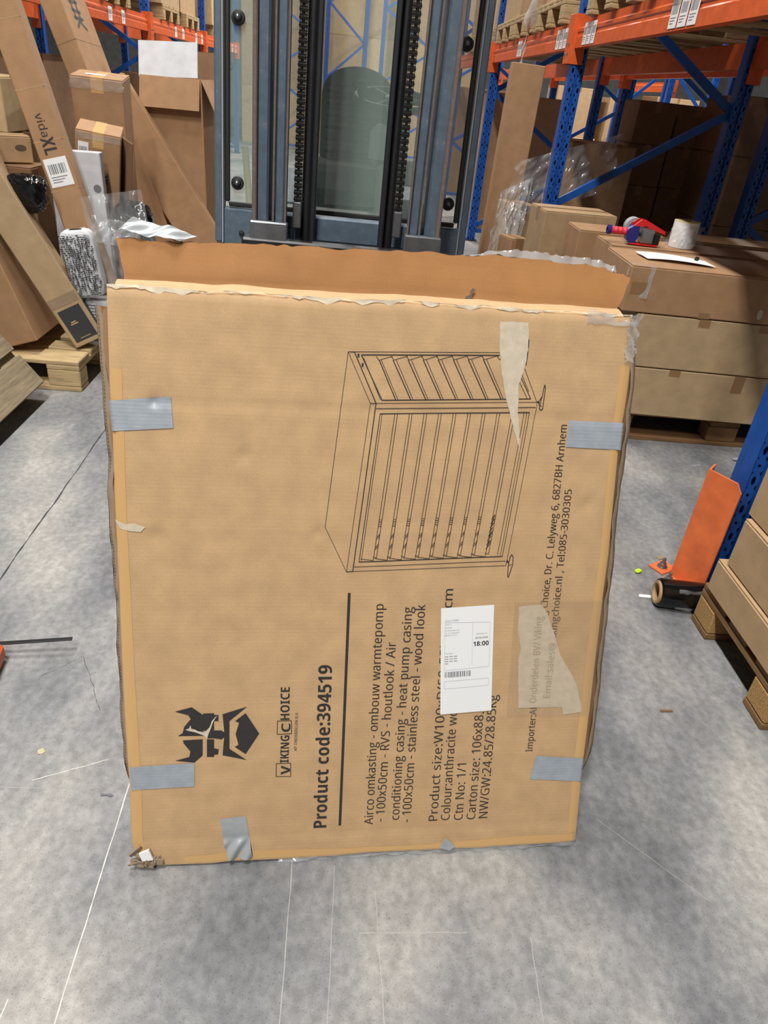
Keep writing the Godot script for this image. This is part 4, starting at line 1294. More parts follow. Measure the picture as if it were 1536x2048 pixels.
func build_shell() -> void:
	var fl := structure("floor", box(Vector3(22, 0.2, 36), 0.0), M.floor, at(1, -0.1, -10), "grey worn concrete floor with scratches and scuffs", "floor")
	structure("ceiling", box(Vector3(22, 0.2, 36), 0.0), M.wall, at(1, 7.6, -10))
	structure("wall_left", box(Vector3(0.2, 7.6, 36), 0.0), M.wall, at(-10, 3.7, -10))
	structure("wall_right", box(Vector3(0.2, 7.6, 36), 0.0), M.wall, at(12, 3.7, -10))
	structure("wall_back", box(Vector3(22, 7.6, 0.2), 0.0), M.wall, at(1, 3.7, -28))
	structure("wall_front", box(Vector3(22, 7.6, 0.2), 0.0), M.wall, at(1, 3.7, 8))
	# chalk-white scratches along the aisle, a long dark joint, chips
	for s in [[-0.397, -1.05, -0.388, -0.45, 0.0030], [-0.034, -0.86, -0.030, -0.40, 0.0020], [0.05, -0.85, 0.045, -0.42, 0.0014], [0.13, -0.80, 0.15, -0.40, 0.0016], [-0.475, -0.60, -0.485, -0.35, 0.0026], [0.10, -0.72, 0.30, -0.725, 0.0020], [-0.60, -1.02, -0.46, -1.08, 0.0026], [-0.68, -1.00, -0.56, -1.0, 0.0018], [0.42, -0.72, 0.41, -0.55, 0.0016], [0.62, -0.98, 0.80, -0.80, 0.0014]]:
		var a := Vector2(s[0], s[1])
		var b := Vector2(s[2], s[3])
		part(fl, "scratch", grid_sheet(40, 1, func(u, v):
			var p := a.lerp(b, u)
			var n := (b - a).orthogonal().normalized()
			var w: float = s[4] * (0.7 + 0.5 * wave.get_noise_1d(u * 900.0 + s[0] * 99.0))
			p += n * (wave.get_noise_1d(u * 120.0 + s[1] * 50.0) * 0.003 + (v - 0.5) * w)
			return Vector3(p.x + -1.0, 0.1003, p.y + 10.0)), M.scratch if s[4] > 0.0025 else M.scratch_faint)
	for s in [[-0.975, -2.80, -0.953, -1.66, 0.006], [-0.955, -1.62, -0.93, -1.10, 0.003], [-0.62, -1.40, -0.52, -1.22, 0.0016], [-0.70, -1.32, -0.62, -1.40, 0.0014]]:
		var a := Vector2(s[0], s[1])
		var b := Vector2(s[2], s[3])
		part(fl, "crack", grid_sheet(50, 1, func(u, v):
			var p := a.lerp(b, u)
			var w: float = s[4] * (0.7 + 0.7 * wave.get_noise_1d(u * 500.0))
			p.x += wave.get_noise_1d(u * 150.0 + 7.0) * 0.006 + (v - 0.5) * w
			return Vector3(p.x + -1.0, 0.1003, p.y + 10.0)), M.crack)

func build_racks() -> void:
	var X0 := 1.275
	var X1 := 2.33
	var zs := [-1.90, -5.04, -8.15, -11.26, -14.37]
	var tell := ["nearest blue upright frame behind the orange guard", "blue perforated upright frame right of the forklift", "dark blue upright frame one bay behind the forklift's right side", "far blue upright frame in the right rack, fourth from the guard", "farthest blue upright frame of the right rack"]
	for i in zs.size():
		upright_frame(tell[i], X0, X1, zs[i], 4.0, i % 2 == 0)
	# beams of the right rack at two levels, aisle side and rear
	for i in zs.size() - 1:
		var lab := []
		if i == 0:
			lab = [[-1.32, 0.07], [-1.235, 0.07], [-1.15, 0.07], [0.02, 0.085], [0.12, 0.085], [0.22, 0.085]]
		elif i == 1:
			lab = [[1.15, 0.08], [1.25, 0.08], [1.35, 0.08], [-0.1, 0.08], [-0.2, 0.08]]
		beam(["orange beam with white barcode labels over the long cartons", "orange labelled beam left of the blue perforated post", "orange beam of the right rack, third bay", "orange beam of the right rack, farthest bay"][i], X0 - 0.02, 1.635, zs[i], zs[i + 1], -1.0, lab)
		beam(["shaded rear orange beam over the long cartons", "shaded rear orange beam behind the tall panel carton", "rear orange beam of the right rack, third bay", "rear orange beam of the right rack, farthest bay"][i], X1 + 0.02, 1.635, zs[i], zs[i + 1], 1.0, [])
	# back-to-back row behind it
	var X2 := 2.60
	var X3 := 3.66
	for i in [1, 2, 3]:
		upright_frame(["", "dark upright frame of the second row beside the right-hand carton pile", "dark upright frame in the second row, seen between the posts", "upright frame of the second row, farthest back"][i], X2, X3, zs[i] - 0.0, 4.0, false)
	for i in [0, 1, 2]:
		beam(["second row orange beam, front bay", "second row orange beam, middle bay", "second row orange beam, back bay"][i], X2 - 0.01, 1.625, zs[i], zs[i + 1], -1.0, [])
	# left rack
	var lz := [-4.55, -9.05, -12.1, -15.2]
	for i in lz.size():
		upright_frame(["blue upright frame of the left rack behind the leaning cartons", "blue upright of the left rack above the open tall carton", "second far upright frame of the left rack", "farthest upright frame of the left rack"][i], -2.3, -3.39, lz[i], 4.0, true)
	for i in lz.size() - 1:
		beam(["orange labelled beam of the left rack, nearest bay", "orange labelled beam of the left rack beside the forklift mast", "orange beam of the left rack, farthest bay"][i], -2.29, 1.60, lz[i], lz[i + 1], 1.0, [[-0.9, 0.11], [0.3, 0.11], [-0.1, 0.11], [-1.3, 0.10]])
		beam(["shaded rear beam of the left rack, nearest bay", "shaded rear beam of the left rack, middle bay", "shaded rear beam of the left rack, farthest bay"][i], -3.40, 1.60, lz[i], lz[i + 1], -1.0, [])
	# a rack straight ahead at the end of the aisle and one across the next aisle
	for q in [[-1.95, -0.90, -17.0, "left"], [-0.77, 0.0, -17.0, "middle"], [0.34, 1.38, -17.0, "right"]]:
		upright_frame("far blue braced upright frame seen through the forklift glass, %s one" % q[3], q[0], q[1], q[2], 4.6, true)
	for q in [[3.95, -12.6, "left"], [4.75, -12.9, "right"]]:
		upright_frame("bright blue upright frame in the next aisle beyond the right rack, %s one" % q[2], q[0], q[0] + 0.75, q[1], 4.0, q[2] == "left")
	beam("orange beam across the bright next aisle", 4.95, 1.70, -13.0, -15.6, -1.0, [])

func build_guard() -> void:
	# bent orange plate bolted to the floor in front of the near post
	var g := thing("post_guard", "bright orange bent steel guard bolted to the floor before the blue post", "guard", Transform3D(Basis(Vector3.UP, deg_to_rad(-60)), Vector3(1.188, 0, -1.885)))
	var t := 0.006
	var front := PackedVector2Array([Vector2(-0.062, 0.0), Vector2(0.062, 0.0), Vector2(0.062, 0.385), Vector2(0.040, 0.412), Vector2(-0.062, 0.412)])
	part(g, "front_plate", prism(front, 0.0, t), M.guard)
	part(g, "side_plate", box(Vector3(t, 0.412, 0.055), 0.002), M.guard, Transform3D(Basis(Vector3.UP, deg_to_rad(20)), Vector3(-0.068, 0.206, -0.023)))
	for q in [[0.0, 0.040, 0.12, 0.07], [-0.105, -0.01, 0.06, 0.075]]:
		var fp := part(g, "foot_plate", box(Vector3(q[2], 0.008, q[3]), 0.002), M.guard, at(q[0], 0.004, q[1]))
		for s in ([-1, 1] if q[2] > 0.1 else [0]):
			var nut := part(fp, "anchor_bolt", lathe([Vector2(0, 0.035), Vector2(0.007, 0.033), Vector2(0.007, 0.016), Vector2(0.013, 0.015), Vector2(0.013, 0.004), Vector2(0.019, 0.003), Vector2(0.019, 0.0)], 6), M.steel, at(s * 0.038, 0.004, 0.004))
			nut.set_meta("label", "steel anchor bolt with nut and washer")

func build_left_pile() -> void:
	pallet("pale wooden pallet under the leaning beige long box", at(-1.79, 0, -3.52), ["wood_fresh", "wood_fresh"])
	pallet("weathered grey pallet propped on edge at the left border", Transform3D(Basis(Vector3(0, 0, 1), Vector3(0.8, 0.6, 0), Vector3(-0.6, 0.8, 0)), Vector3(-1.655, 0.322, -2.40)), ["wood_grey", "wood_brown"])
	carton("big brown flat carton leaning left behind the beige long box", Vector3(0.20, 1.05, 0.45), posed(Vector3(-1.475, 0.178, -3.40), 0, 0, 18), "card_brown", {"flaps": false})
	# beige long box with a dark printed end
	var bx := thing("long_box", "beige long box with a dark printed label at its foot, leaning left", "box", posed(Vector3(-1.205, 0.180, -3.355), 14.5, 0, 25.8))
	part(bx, "body", box(Vector3(0.140, 1.6, 0.13), 0.004), M.card_beige, at(0, 0.8, 0))
	part(bx, "dark_label", box(Vector3(0.105, 0.155, 0.001), 0.0), M.label_dark, at(0, 0.10, 0.0655))
	part(bx, "dark_label", box(Vector3(0.001, 0.155, 0.10), 0.0), M.label_dark, at(0.0705, 0.10, 0))
	part(bx, "grey_band", box(Vector3(0.134, 0.045, 0.001), 0.0), M.card_grey, at(0, 0.215, 0.0655))
	var st := begin()
	for k in 2:
		add_box(st, Vector3(0.035 - 0.012 * k, 0.005, 0.0005), at(-0.012, 0.105 - k * -0.009, 0.0665), 0.0)
	add_box(st, Vector3(0.05, 0.003, 0.0005), at(0, 0.035, 0.0665), 0.0)
	part(bx, "label_print", st.commit(), M.card_cream)
	# long carton with brand lettering
	var vx := thing("long_box", "long tan carton with black script lettering and white label, leaning left", "box", posed(Vector3(-1.085, 0.03, -3.50), 6.7, -6.4, 15.2))
	part(vx, "body", box(Vector3(0.125, 2.2, 0.108), 0.004), M.card_brown, at(0, 1.1, 0))
	for y in [0.80, 1.00, 1.20, 1.45]:
		part(vx, "crease", box(Vector3(0.1255, 0.004, 0.1085), 0.0), M.card_pale, at(0, y, 0))
	st = begin()
	var zlift := func(_x, _y): return 0.0548
	add_text(st, "vida", Vector2(-0.018, 1.105), Vector2(-0.018, 1.015), 0.034, false, zlift)
	add_text(st, "XL", Vector2(-0.030, 1.012), Vector2(-0.030, 0.945), 0.056, true, zlift)
	part(vx, "printed_text", st.commit(), M.ink)
	sticker(vx, Vector2(0.10, 0.115), Transform3D(Basis(Vector3(0, 0, 1), 0.0), Vector3(0.0, 0.873, 0.0545)), 3)
	sticker(vx, Vector2(0.08, 0.07), Transform3D(Basis(Vector3(0, 0, 1), 0.05), Vector3(-0.01, 0.60, 0.0545)), 9)
	# taller carton behind
	var tx := thing("long_box", "tall tan carton with a dark character mark, leaning left behind the lettered one", "box", posed(Vector3(-1.17, 0.05, -4.85), -6.8, -5.0, 21.5))
	part(tx, "body", box(Vector3(0.125, 2.6, 0.32), 0.004), M.card_brown, at(0, 1.3, 0))
	for y in [1.26, 1.42]:
		part(tx, "crease", box(Vector3(0.1256, 0.004, 0.3206), 0.0), M.card_dark, at(0, y, 0))
	st = begin()
	for q in [[-0.05, 1.58, 0.05, 1.58], [-0.05, 1.62, 0.05, 1.63], [-0.03, 1.53, -0.03, 1.67], [0.02, 1.53, 0.03, 1.67], [-0.05, 1.49, 0.0, 1.53], [0.06, 1.49, 0.0, 1.53], [-0.055, 1.54, 0.055, 1.545]]:
		add_stroke(st, Vector2(q[0], q[1]), Vector2(q[2], q[3]), 0.016, func(_x, _y): return 0.0)
	part(tx, "printed_mark", st.commit(), M.ink, Transform3D(Basis(Vector3.UP, PI / 2), Vector3(0.0635, 0, 0.02)))
	# cartons of the pile
	var a := carton("tan carton with shiny tape along its front top edge, beside the lettered long carton", Vector3(0.255, 1.24, 0.33), posed(Vector3(-1.41, 0.01, -4.50), 9.2, 4.0, -1.0), "card_brown", {"tape_width": 0.06, "tape_mat": "tape_tan"})
	part(a, "label", box(Vector3(0.10, 0.0008, 0.05), 0.0), M.paper, Transform3D(Basis(Vector3.UP, 0.1), Vector3(-0.02, 1.242, 0.03)))
	film(a, "clear_film", Vector3(-0.13, 1.185, 0.167), Vector3(0.26, 0, 0), Vector3(0, 0.05, 0), 0.010, 3.0, "film", 20, 6)
	sticker(a, Vector2(0.035, 0.11), at(-0.075, 0.965, 0.1655), 14)
	part(a, "red_band", box(Vector3(0.036, 0.008, 0.0008), 0.0), M.red, at(-0.075, 1.028, 0.166))
	var b := carton("small tan carton with script lettering and a tall white label, on the pile", Vector3(0.20, 0.46, 0.215), posed(Vector3(-1.305, 0.585, -3.95), 12.5, 8.0, -6.7), "card_brown", {"tape_mat": "tape_tan"})
	sticker(b, Vector2(0.045, 0.10), at(-0.065, 0.36, 0.108), 22)
	film(b, "shiny_tape", Vector3(-0.10, 0.425, 0.108), Vector3(0.20, 0, 0), Vector3(0, 0.026, 0), 0.008, 9.0, "film", 20, 4)
	st = begin()
	var bl := func(_x, _y): return 0.1082
	add_text(st, "vida", Vector2(0.035, 0.175), Vector2(0.035, 0.235), 0.020, false, bl)
	add_text(st, "XL", Vector2(0.045, 0.235), Vector2(0.045, 0.285), 0.032, true, bl)
	part(b, "printed_text", st.commit(), M.ink)
	part(b, "torn_flap", box(Vector3(0.006, 0.40, 0.12), 0.002), M.card_dark, Transform3D(Basis(Vector3.UP, 0.5), Vector3(0.125, 0.24, 0.05)))
	carton("plain brown carton wrapped in film under the small lettered carton", Vector3(0.28, 0.41, 0.28), at(-1.30, 0.146, -3.97), "card_dark", {})
	var wb := carton("flat white box standing behind the lettered long carton", Vector3(0.245, 0.80, 0.045), posed(Vector3(-1.298, 0.150, -3.735), -0.3, 0.5, 1.3), "white_box", {"flaps": false, "name": "white_box"})
	part(wb, "round_mark", lathe([Vector2(0.0, 0.0008), Vector2(0.018, 0.0008), Vector2(0.018, 0.0)], 20), M.print_grey, Transform3D(Basis(Vector3.RIGHT, PI / 2), Vector3(0.095, 0.64, 0.0226)))
	# tall open carton beside the forklift
	var o := thing("open_carton", "tall brown carton with open top flap showing white inside, beside the forklift", "carton", posed(Vector3(-1.165, 0.0, -5.42), -2.6, 0.6, 0.7))
	var S := Vector3(0.365, 1.26, 0.38)
	for s in [-1, 1]:
		part(o, "side_panel", box(Vector3(0.005, S.y, S.z), 0.001), M.card_brown, at(s * S.x / 2, S.y / 2, 0))
		part(o, "wide_panel", box(Vector3(S.x, S.y, 0.005), 0.001), M.card_brown, at(0, S.y / 2, s * S.z / 2))
	part(o, "bottom_panel", box(Vector3(S.x, 0.005, S.z), 0.001), M.card_brown, at(0, 0.003, 0))
	part(o, "front_flap", box(Vector3(S.x + 0.01, 0.18, 0.005), 0.001), M.card_brown, Transform3D(Basis(Vector3.RIGHT, deg_to_rad(-18)), Vector3(-0.01, S.y - 0.083, S.z / 2 + 0.034)))
	part(o, "white_flap", box(Vector3(S.x, 0.205, 0.004), 0.001), M.white_box, Transform3D(Basis(Vector3.RIGHT, deg_to_rad(-22)) * Basis(Vector3(0, 0, 1), 0.05), Vector3(-0.025, S.y + 0.095, S.z / 2 - 0.038)))
	part(o, "back_flap", box(Vector3(S.x, 0.18, 0.005), 0.001), M.card_dark, Transform3D(Basis(Vector3.RIGHT, deg_to_rad(-12)), Vector3(0.04, S.y + 0.065, -S.z / 2 - 0.02)))
	part(o, "right_flap", box(Vector3(0.005, 0.20, S.z), 0.001), M.card_brown, Transform3D(Basis(Vector3(0, 0, 1), deg_to_rad(25)), Vector3(S.x / 2 + 0.042, S.y - 0.09, 0)))
	part(o, "grey_print", box(Vector3(0.10, 0.12, 0.0006), 0.0), M.card_grey, at(0.03, 0.64, S.z / 2 + 0.003))
	part(o, "sticker", box(Vector3(0.045, 0.04, 0.0006), 0.0), M.paper, at(0.04, 0.55, S.z / 2 + 0.003))
	carton("plain tan flat carton leaning left in front of the open tall carton", Vector3(0.25, 1.34, 0.07), posed(Vector3(-0.835, 0.075, -5.10), 0, -2, 33.5), "card_brown", {"flaps": false})
	# small cartons at the left border
	var sb := carton("small tan carton with an oval hand hole at the left border", Vector3(0.20, 0.115, 0.13), posed(Vector3(-1.655, 0.862, -3.80), 35, 0, 0), "card_pale", {})
	part(sb, "hand_hole", lathe([Vector2(0, 0.0006), Vector2(0.018, 0.0006), Vector2(0.018, 0.0)], 18), M.flute, Transform3D(Basis(Vector3.RIGHT, PI / 2).scaled(Vector3(1.4, 0.75, 1)), Vector3(0.05, 0.065, 0.0655)))
	carton("brown carton below the one with the hand hole", Vector3(0.30, 0.71, 0.22), posed(Vector3(-1.655, 0.147, -3.79), 0, 0, 0), "card_dark", {})
	carton("wide tan carton behind the lettered long carton at the left border", Vector3(0.60, 0.24, 0.40), posed(Vector3(-2.03, 0.962, -4.22), 0, 0, 0), "card_cream", {})
	carton("large dark carton under the wide tan carton at the left border", Vector3(0.60, 0.96, 0.42), at(-2.03, 0.0, -4.22), "card_dark", {})
	# crumpled printed bag and white boxes in front of the long carton's foot
	var bag := thing("printed_sack", "crumpled white sack covered in black print, left of the big carton", "sack", posed(Vector3(-1.175, 0.36, -3.36), 6, 0, 8))
	part(bag, "sack_skin", lump(Vector3(0.078, 0.150, 0.045), 0.008, 4, 0.38), M.white_box, at(0, 0.165, 0))
	st = begin()
	rng.seed = 8
	for r in 30:
		var x := -0.070
		while x < 0.062:
			var w := rng.randf_range(0.002, 0.010)
			if rng.randf() < 0.72:
				add_box(st, Vector3(w, rng.randf_range(0.003, 0.006), 0.003), at(x + w / 2, 0.035 + r * 0.0088 + 0.003 * sin(x * 80.0), 0.0475), 0.0)
			x += w + rng.randf_range(0.001, 0.005)
	part(bag, "sack_print", st.commit(), M.label_dark)
	var pb := carton("small white carton with printed panel under the printed sack", Vector3(0.13, 0.215, 0.10), posed(Vector3(-1.150, 0.148, -3.40), -6, 0, 1), "white_box", {"tape": false, "name": "white_box"})
	st = begin()
	for k in 6:
		add_box(st, Vector3(0.08 - 0.01 * (k % 3), 0.006, 0.0006), at(-0.01, 0.19 - k * 0.014, 0.0505), 0.0)
	add_box(st, Vector3(0.09, 0.03, 0.0006), at(0.0, 0.035, 0.0505), 0.0)
	part(pb, "printed_panel", st.commit(), M.print_grey)
	# film and black bags in the pile
	var fm := thing("stretch_film", "crumpled clear stretch film hanging over the pile behind the big carton", "film", Vector3Transform(Vector3(-1.03, 0.36, -3.48)))
	film(fm, "film_sheet", Vector3(-0.10, 0, 0.05), Vector3(0.26, 0.05, -0.05), Vector3(-0.10, 0.42, -0.06), 0.05, 2.0, "film", 30, 26)
	film(fm, "film_sheet", Vector3(-0.16, 0.24, 0.02), Vector3(0.22, -0.02, 0.0), Vector3(0.0, 0.10, -0.05), 0.05, 5.0, "film_thick", 24, 10)
	single("black_bag", lump(Vector3(0.11, 0.15, 0.09), 0.03, 11), M.black_film, "crumpled black plastic bag between the small carton and open tall carton", "bag", at(-1.07, 0.61, -3.74))
	single("black_bag", lump(Vector3(0.10, 0.09, 0.08), 0.03, 12), M.black_film, "black plastic bag below the hand hole carton at the left border", "bag", at(-1.40, 0.80, -3.34))
	# goods in the left rack bays
	for q in [["pale carton on the left rack shelf, nearest stack", -2.85, 1.884, -6.7, 0.9, 0.8, 0.8, "card_pale"], ["tan carton on the left rack shelf, second stack", -2.8, 1.884, -7.9, 0.9, 0.55, 0.9, "card_cream"], ["pale carton on the left rack shelf beside the forklift mast", -2.75, 1.884, -10.0, 1.0, 0.6, 0.9, "card_beige"], ["tan carton on the left rack shelf, far stack", -2.8, 1.884, -11.2, 1.0, 0.8, 0.9, "card_pale"], ["cream carton on the left rack shelf, farthest stack", -2.8, 1.884, -13.4, 1.0, 0.7, 1.0, "card_cream"]]:
		pallet("pallet under the " + q[0], Transform3D(Basis(Vector3.UP, PI / 2) * Basis(Vector3.UP, PI / 2), Vector3(-2.84, 1.741, q[3])), ["wood", "wood"], "pallets on the left rack shelf")
		carton(q[0], Vector3(q[4], q[5], q[6]), at(q[1], q[2] + 0.002, q[3]), q[7], {"group": "cartons on the left rack shelf"})
	for q in [["dark carton on the floor of the left rack, nearest", -3.05, -5.4, 0.6, 1.35, 1.1], ["dark carton on the floor of the left rack, second", -3.05, -6.6, 0.6, 1.4, 1.1], ["dark carton on the floor of the left rack behind the leaning cartons", -3.05, -7.8, 0.6, 1.3, 1.0], ["dark carton on the floor of the left rack, third", -2.95, -10.2, 0.8, 1.2, 1.0], ["dark carton on the floor of the left rack, fourth", -2.95, -11.4, 0.8, 0.7, 0.9]]:
		carton(q[0], Vector3(q[3], q[4], q[5]), at(q[1], 0, q[2]), "card_dark", {"group": "cartons on the floor of the left rack"})

func Vector3Transform(p: Vector3) -> Transform3D:
	return Transform3D(Basis.IDENTITY, p)

func lump(r: Vector3, rough: float, sd: int, square := 0.7) -> Mesh:
	# a crumpled bag: a rounded body pushed in and out in sharp folds
	var f := FastNoiseLite.new()
	f.seed = sd
	f.frequency = 1.6
	f.noise_type = FastNoiseLite.TYPE_CELLULAR
	return grid_sheet(40, 26, func(u, v):
		var t: float = TAU * u
		var p: float = PI * (0.02 + 0.96 * v)
		var d := Vector3(sin(p) * cos(t), -cos(p), sin(p) * sin(t))
		var k := f.get_noise_3dv(d * 2.2) * rough
		return Vector3(signf(d.x) * pow(absf(d.x), square) * r.x, signf(d.y) * pow(absf(d.y), square) * r.y, signf(d.z) * pow(absf(d.z), square) * r.z) + d * k)

func build_right_goods() -> void:
	# long cartons on a pallet under the rack
	pallet("brown pallet under the stack of long cartons", at(1.83, 0, -3.47), ["wood_brown", "wood_brown"])
	var yaw := -2.0
	var g := "long cartons stacked under the right rack"
	carton("bottom of the three long tan cartons stacked behind the big carton's right edge", Vector3(1.7, 0.226, 0.40), posed(Vector3(2.12, 0.145, -3.20), yaw), "card_beige", {"flaps": false, "group": g, "patches": [[-0.63, 0.21, 0.05, 0.03, "tape_brown"], [-0.33, 0.185, 0.05, 0.08, "tape_brown"]]})
	carton("middle of the three long tan cartons stacked behind the big carton's right edge", Vector3(1.7, 0.235, 0.40), posed(Vector3(2.10, 0.372, -3.20), yaw), "card_beige", {"flaps": false, "group": g, "patches": [[-0.55, 0.215, 0.05, 0.035, "tape_brown"], [-0.28, 0.215, 0.05, 0.035, "tape_brown"]]})
	var t := carton("top long carton of the stack, carrying the white paper sheet", Vector3(1.7, 0.19, 0.40), posed(Vector3(2.025, 0.608, -3.20), yaw), "card_brown", {"flaps": true, "tape": false, "group": g, "patches": [[-0.80, 0.10, 0.07, 0.05, "tape_brown"], [-0.49, 0.012, 0.05, 0.025, "tape_brown"]]})
	film(t, "corner_film", Vector3(-0.86, 0.06, 0.16), Vector3(0.10, 0.0, 0.045), Vector3(0.01, 0.135, 0.0), 0.012, 4.0, "film_thick", 10, 10)
	part(t, "dent", lump(Vector3(0.012, 0.022, 0.002), 0.002, 3), M.card_torn, at(-0.255, 0.04, 0.201))
	var g2 := "long cartons behind the front stack"
	carton("long brown carton carrying the tape dispenser and label roll", Vector3(1.6, 0.653, 0.26), posed(Vector3(2.02, 0.146, -3.60), -1.0), "card_brown", {"tape": false, "group": g2})
	carton("carton at the rear of the long stack beside the blue post's foot", Vector3(1.5, 0.795, 0.26), posed(Vector3(1.93, 0.0, -4.02), -1.0), "card_brown", {"tape": false, "group": g2})
	# boxes round the perforated post
	carton("rounded tan carton in front of the blue perforated post", Vector3(0.42, 0.83, 0.30), posed(Vector3(1.265, 0, -4.40), 4), "card_pale", {})
	carton("brown taped carton left of the blue perforated post's foot", Vector3(0.19, 0.74, 0.26), posed(Vector3(1.115, 0, -5.26), 12), "card_pale", {"tape_mat": "tape_brown"})
	carton("small low carton between the taped carton and the rounded one", Vector3(0.12, 0.60, 0.16), posed(Vector3(1.02, 0, -4.75), 20), "card_brown", {})
	carton("tall upright panel carton leaning beside the blue perforated post", Vector3(0.225, 1.55, 0.09), posed(Vector3(1.06, 0.01, -5.58), -0.7, -1.0, -1.3), "card_brown", {"flaps": false})
	var fm := thing("stretch_film", "wrinkled clear stretch film draped beside the blue perforated post", "film", at(0.92, 0.45, -5.0))
	film(fm, "film_sheet", Vector3(-0.06, -0.25, 0.16), Vector3(0.22, 0.10, -0.06), Vector3(0.06, 0.62, -0.16), 0.10, 6.0, "film_thick", 34, 30)
	film(fm, "film_sheet", Vector3(0.06, 0.20, 0.0), Vector3(0.72, 0.22, -0.22), Vector3(0.03, 0.34, -0.10), 0.10, 8.0, "film", 34, 20)
	# hanging ribbon of film on the beam
	var hs := thing("film_strip", "twisted strip of clear film hanging from the orange beam", "film", at(1.13, 1.34, -6.05))
	part(hs, "ribbon", grid_sheet(6, 60, func(u, v):
		var w := 0.05 + 0.035 * sin(v * 11.0) + 0.02 * sin(v * 31.0)
		return Vector3(-0.01 + (u - 0.5) * w * cos(v * 9.0), 0.72 * v, 0.28 * v * v + (u - 0.5) * w * sin(v * 9.0) + 0.012 * sin(v * 23.0 + u * 4.0))), M.film_white)
	# dark goods deep in the rack
	var dg := "cartons deep in the right rack"
	carton("big dark square carton behind the blue diagonal brace", Vector3(0.47, 1.13, 0.6), at(1.75, 0, -5.95), "card_brown", {"group": dg})
	for k in 5:
		for j in 2:
			carton("dark stacked carton behind the brace, column %s, layer %s from the floor" % [["left", "right"][j], ["first", "second", "third", "fourth", "top"][k]], Vector3(0.30, 0.285, 0.35), posed(Vector3(2.22 + j * 0.33, 0.287 * k, -6.25 - j * 0.05), (k * 7 + j * 5) % 5 - 2), "card_dark", {"group": dg})
	for k in 3:
		carton("large dark carton at the right border, %s of its pile" % ["bottom", "middle", "top"][k], Vector3(0.95, [0.70, 0.45, 0.36][k], 0.7), at(3.06, [0.0, 0.702, 1.154][k], -5.75), "card_dark", {"group": dg})
	carton("dark carton on the floor in the third bay of the right rack", Vector3(0.9, 1.40, 0.9), at(1.80, 0, -9.4), "card_brown", {"group": dg})
	carton("dark carton on the floor in the fourth bay of the right rack", Vector3(0.9, 1.45, 0.9), at(1.75, 0, -12.4), "card_brown", {"group": dg})
	# loaded pallets on the beams
	var k := 0
	for q in [[-2.55, 1.5, "card_brown"], [-3.45, 1.3, "card_cream"], [-4.36, 1.5, "card_pale"], [-5.72, 1.4, "card_pale"], [-6.62, 1.5, "card_brown"], [-7.50, 1.3, "card_pale"], [-8.85, 1.4, "card_cream"], [-9.75, 1.5, "card_brown"]]:
		var nth: String = ["first", "second", "third", "fourth", "fifth", "sixth", "seventh", "eighth"][k]
		pallet("%s pallet along the right rack's beam, counted from the camera" % nth, Transform3D(Basis(Vector3.UP, 0.0), Vector3(1.80, 1.777, q[0])), ["wood", "wood"], "pallets on the right rack's beams")
		carton("carton load on the %s pallet along the right rack's beam" % nth, Vector3(1.1, q[1], 0.78), at(1.80, 1.923, q[0]), q[2], {"group": "cartons on the right rack's beams"})
		k += 1
	# next aisle, bright
	k = 0
	for q in [[3.75, -14.6, 0.85, 0.90, "left"], [4.66, -14.5, 0.85, 0.80, "middle"], [5.55, -14.7, 0.85, 0.90, "right"]]:
		carton("pale carton on the floor of the bright next aisle, %s one" % q[4], Vector3(q[2], q[3], 0.9), at(q[0], 0, q[1]), "card_cream", {"group": "cartons in the next aisle"})
		carton("pale carton on top in the bright next aisle, %s one" % q[4], Vector3(q[2] * 0.9, 0.75, 0.8), at(q[0], q[3] + 0.002, q[1]), "card_pale", {"group": "cartons in the next aisle"})
	# far end of the aisle, seen through the cab
	k = 0
	for i in 4:
		for j in 3:
			carton("%s pale carton in the %s column far behind the forklift cab" % [["bottom", "middle", "top"][j], ["leftmost", "second", "third", "rightmost"][i]], Vector3(1.25, 1.1, 1.0), at(-2.0 + i * 1.32, j * 1.102, -18.6), ["card_cream", "card_pale", "card_beige"][(i + j) % 3], {"group": "cartons at the end of the aisle"})
	# near pallet at the right border
	var np := pallet("pallet with chipboard blocks at the right border", at(1.735, 0, -1.31), ["wood_brown", "wood_brown"], "", "chip")
	np.set_meta("label", "pallet with chipboard blocks at the right border, under three tan cartons")
	carton("lowest flat carton on the chipboard block pallet, dented edge", Vector3(1.0, 0.105, 0.74), posed(Vector3(1.625, 0.145, -1.31), 0), "card_pale", {"tape_mat": "tape_tan", "group": "cartons on the near right pallet"})
	carton("middle carton on the chipboard block pallet", Vector3(1.0, 0.155, 0.70), posed(Vector3(1.635, 0.252, -1.30), 0), "card_pale", {"tape_mat": "tape_tan", "group": "cartons on the near right pallet"})
	carton("top carton on the chipboard block pallet, tape over its corner", Vector3(0.9, 0.16, 0.66), posed(Vector3(1.60, 0.409, -1.34), 0), "card_pale", {"tape_mat": "tape_tan", "group": "cartons on the near right pallet"})

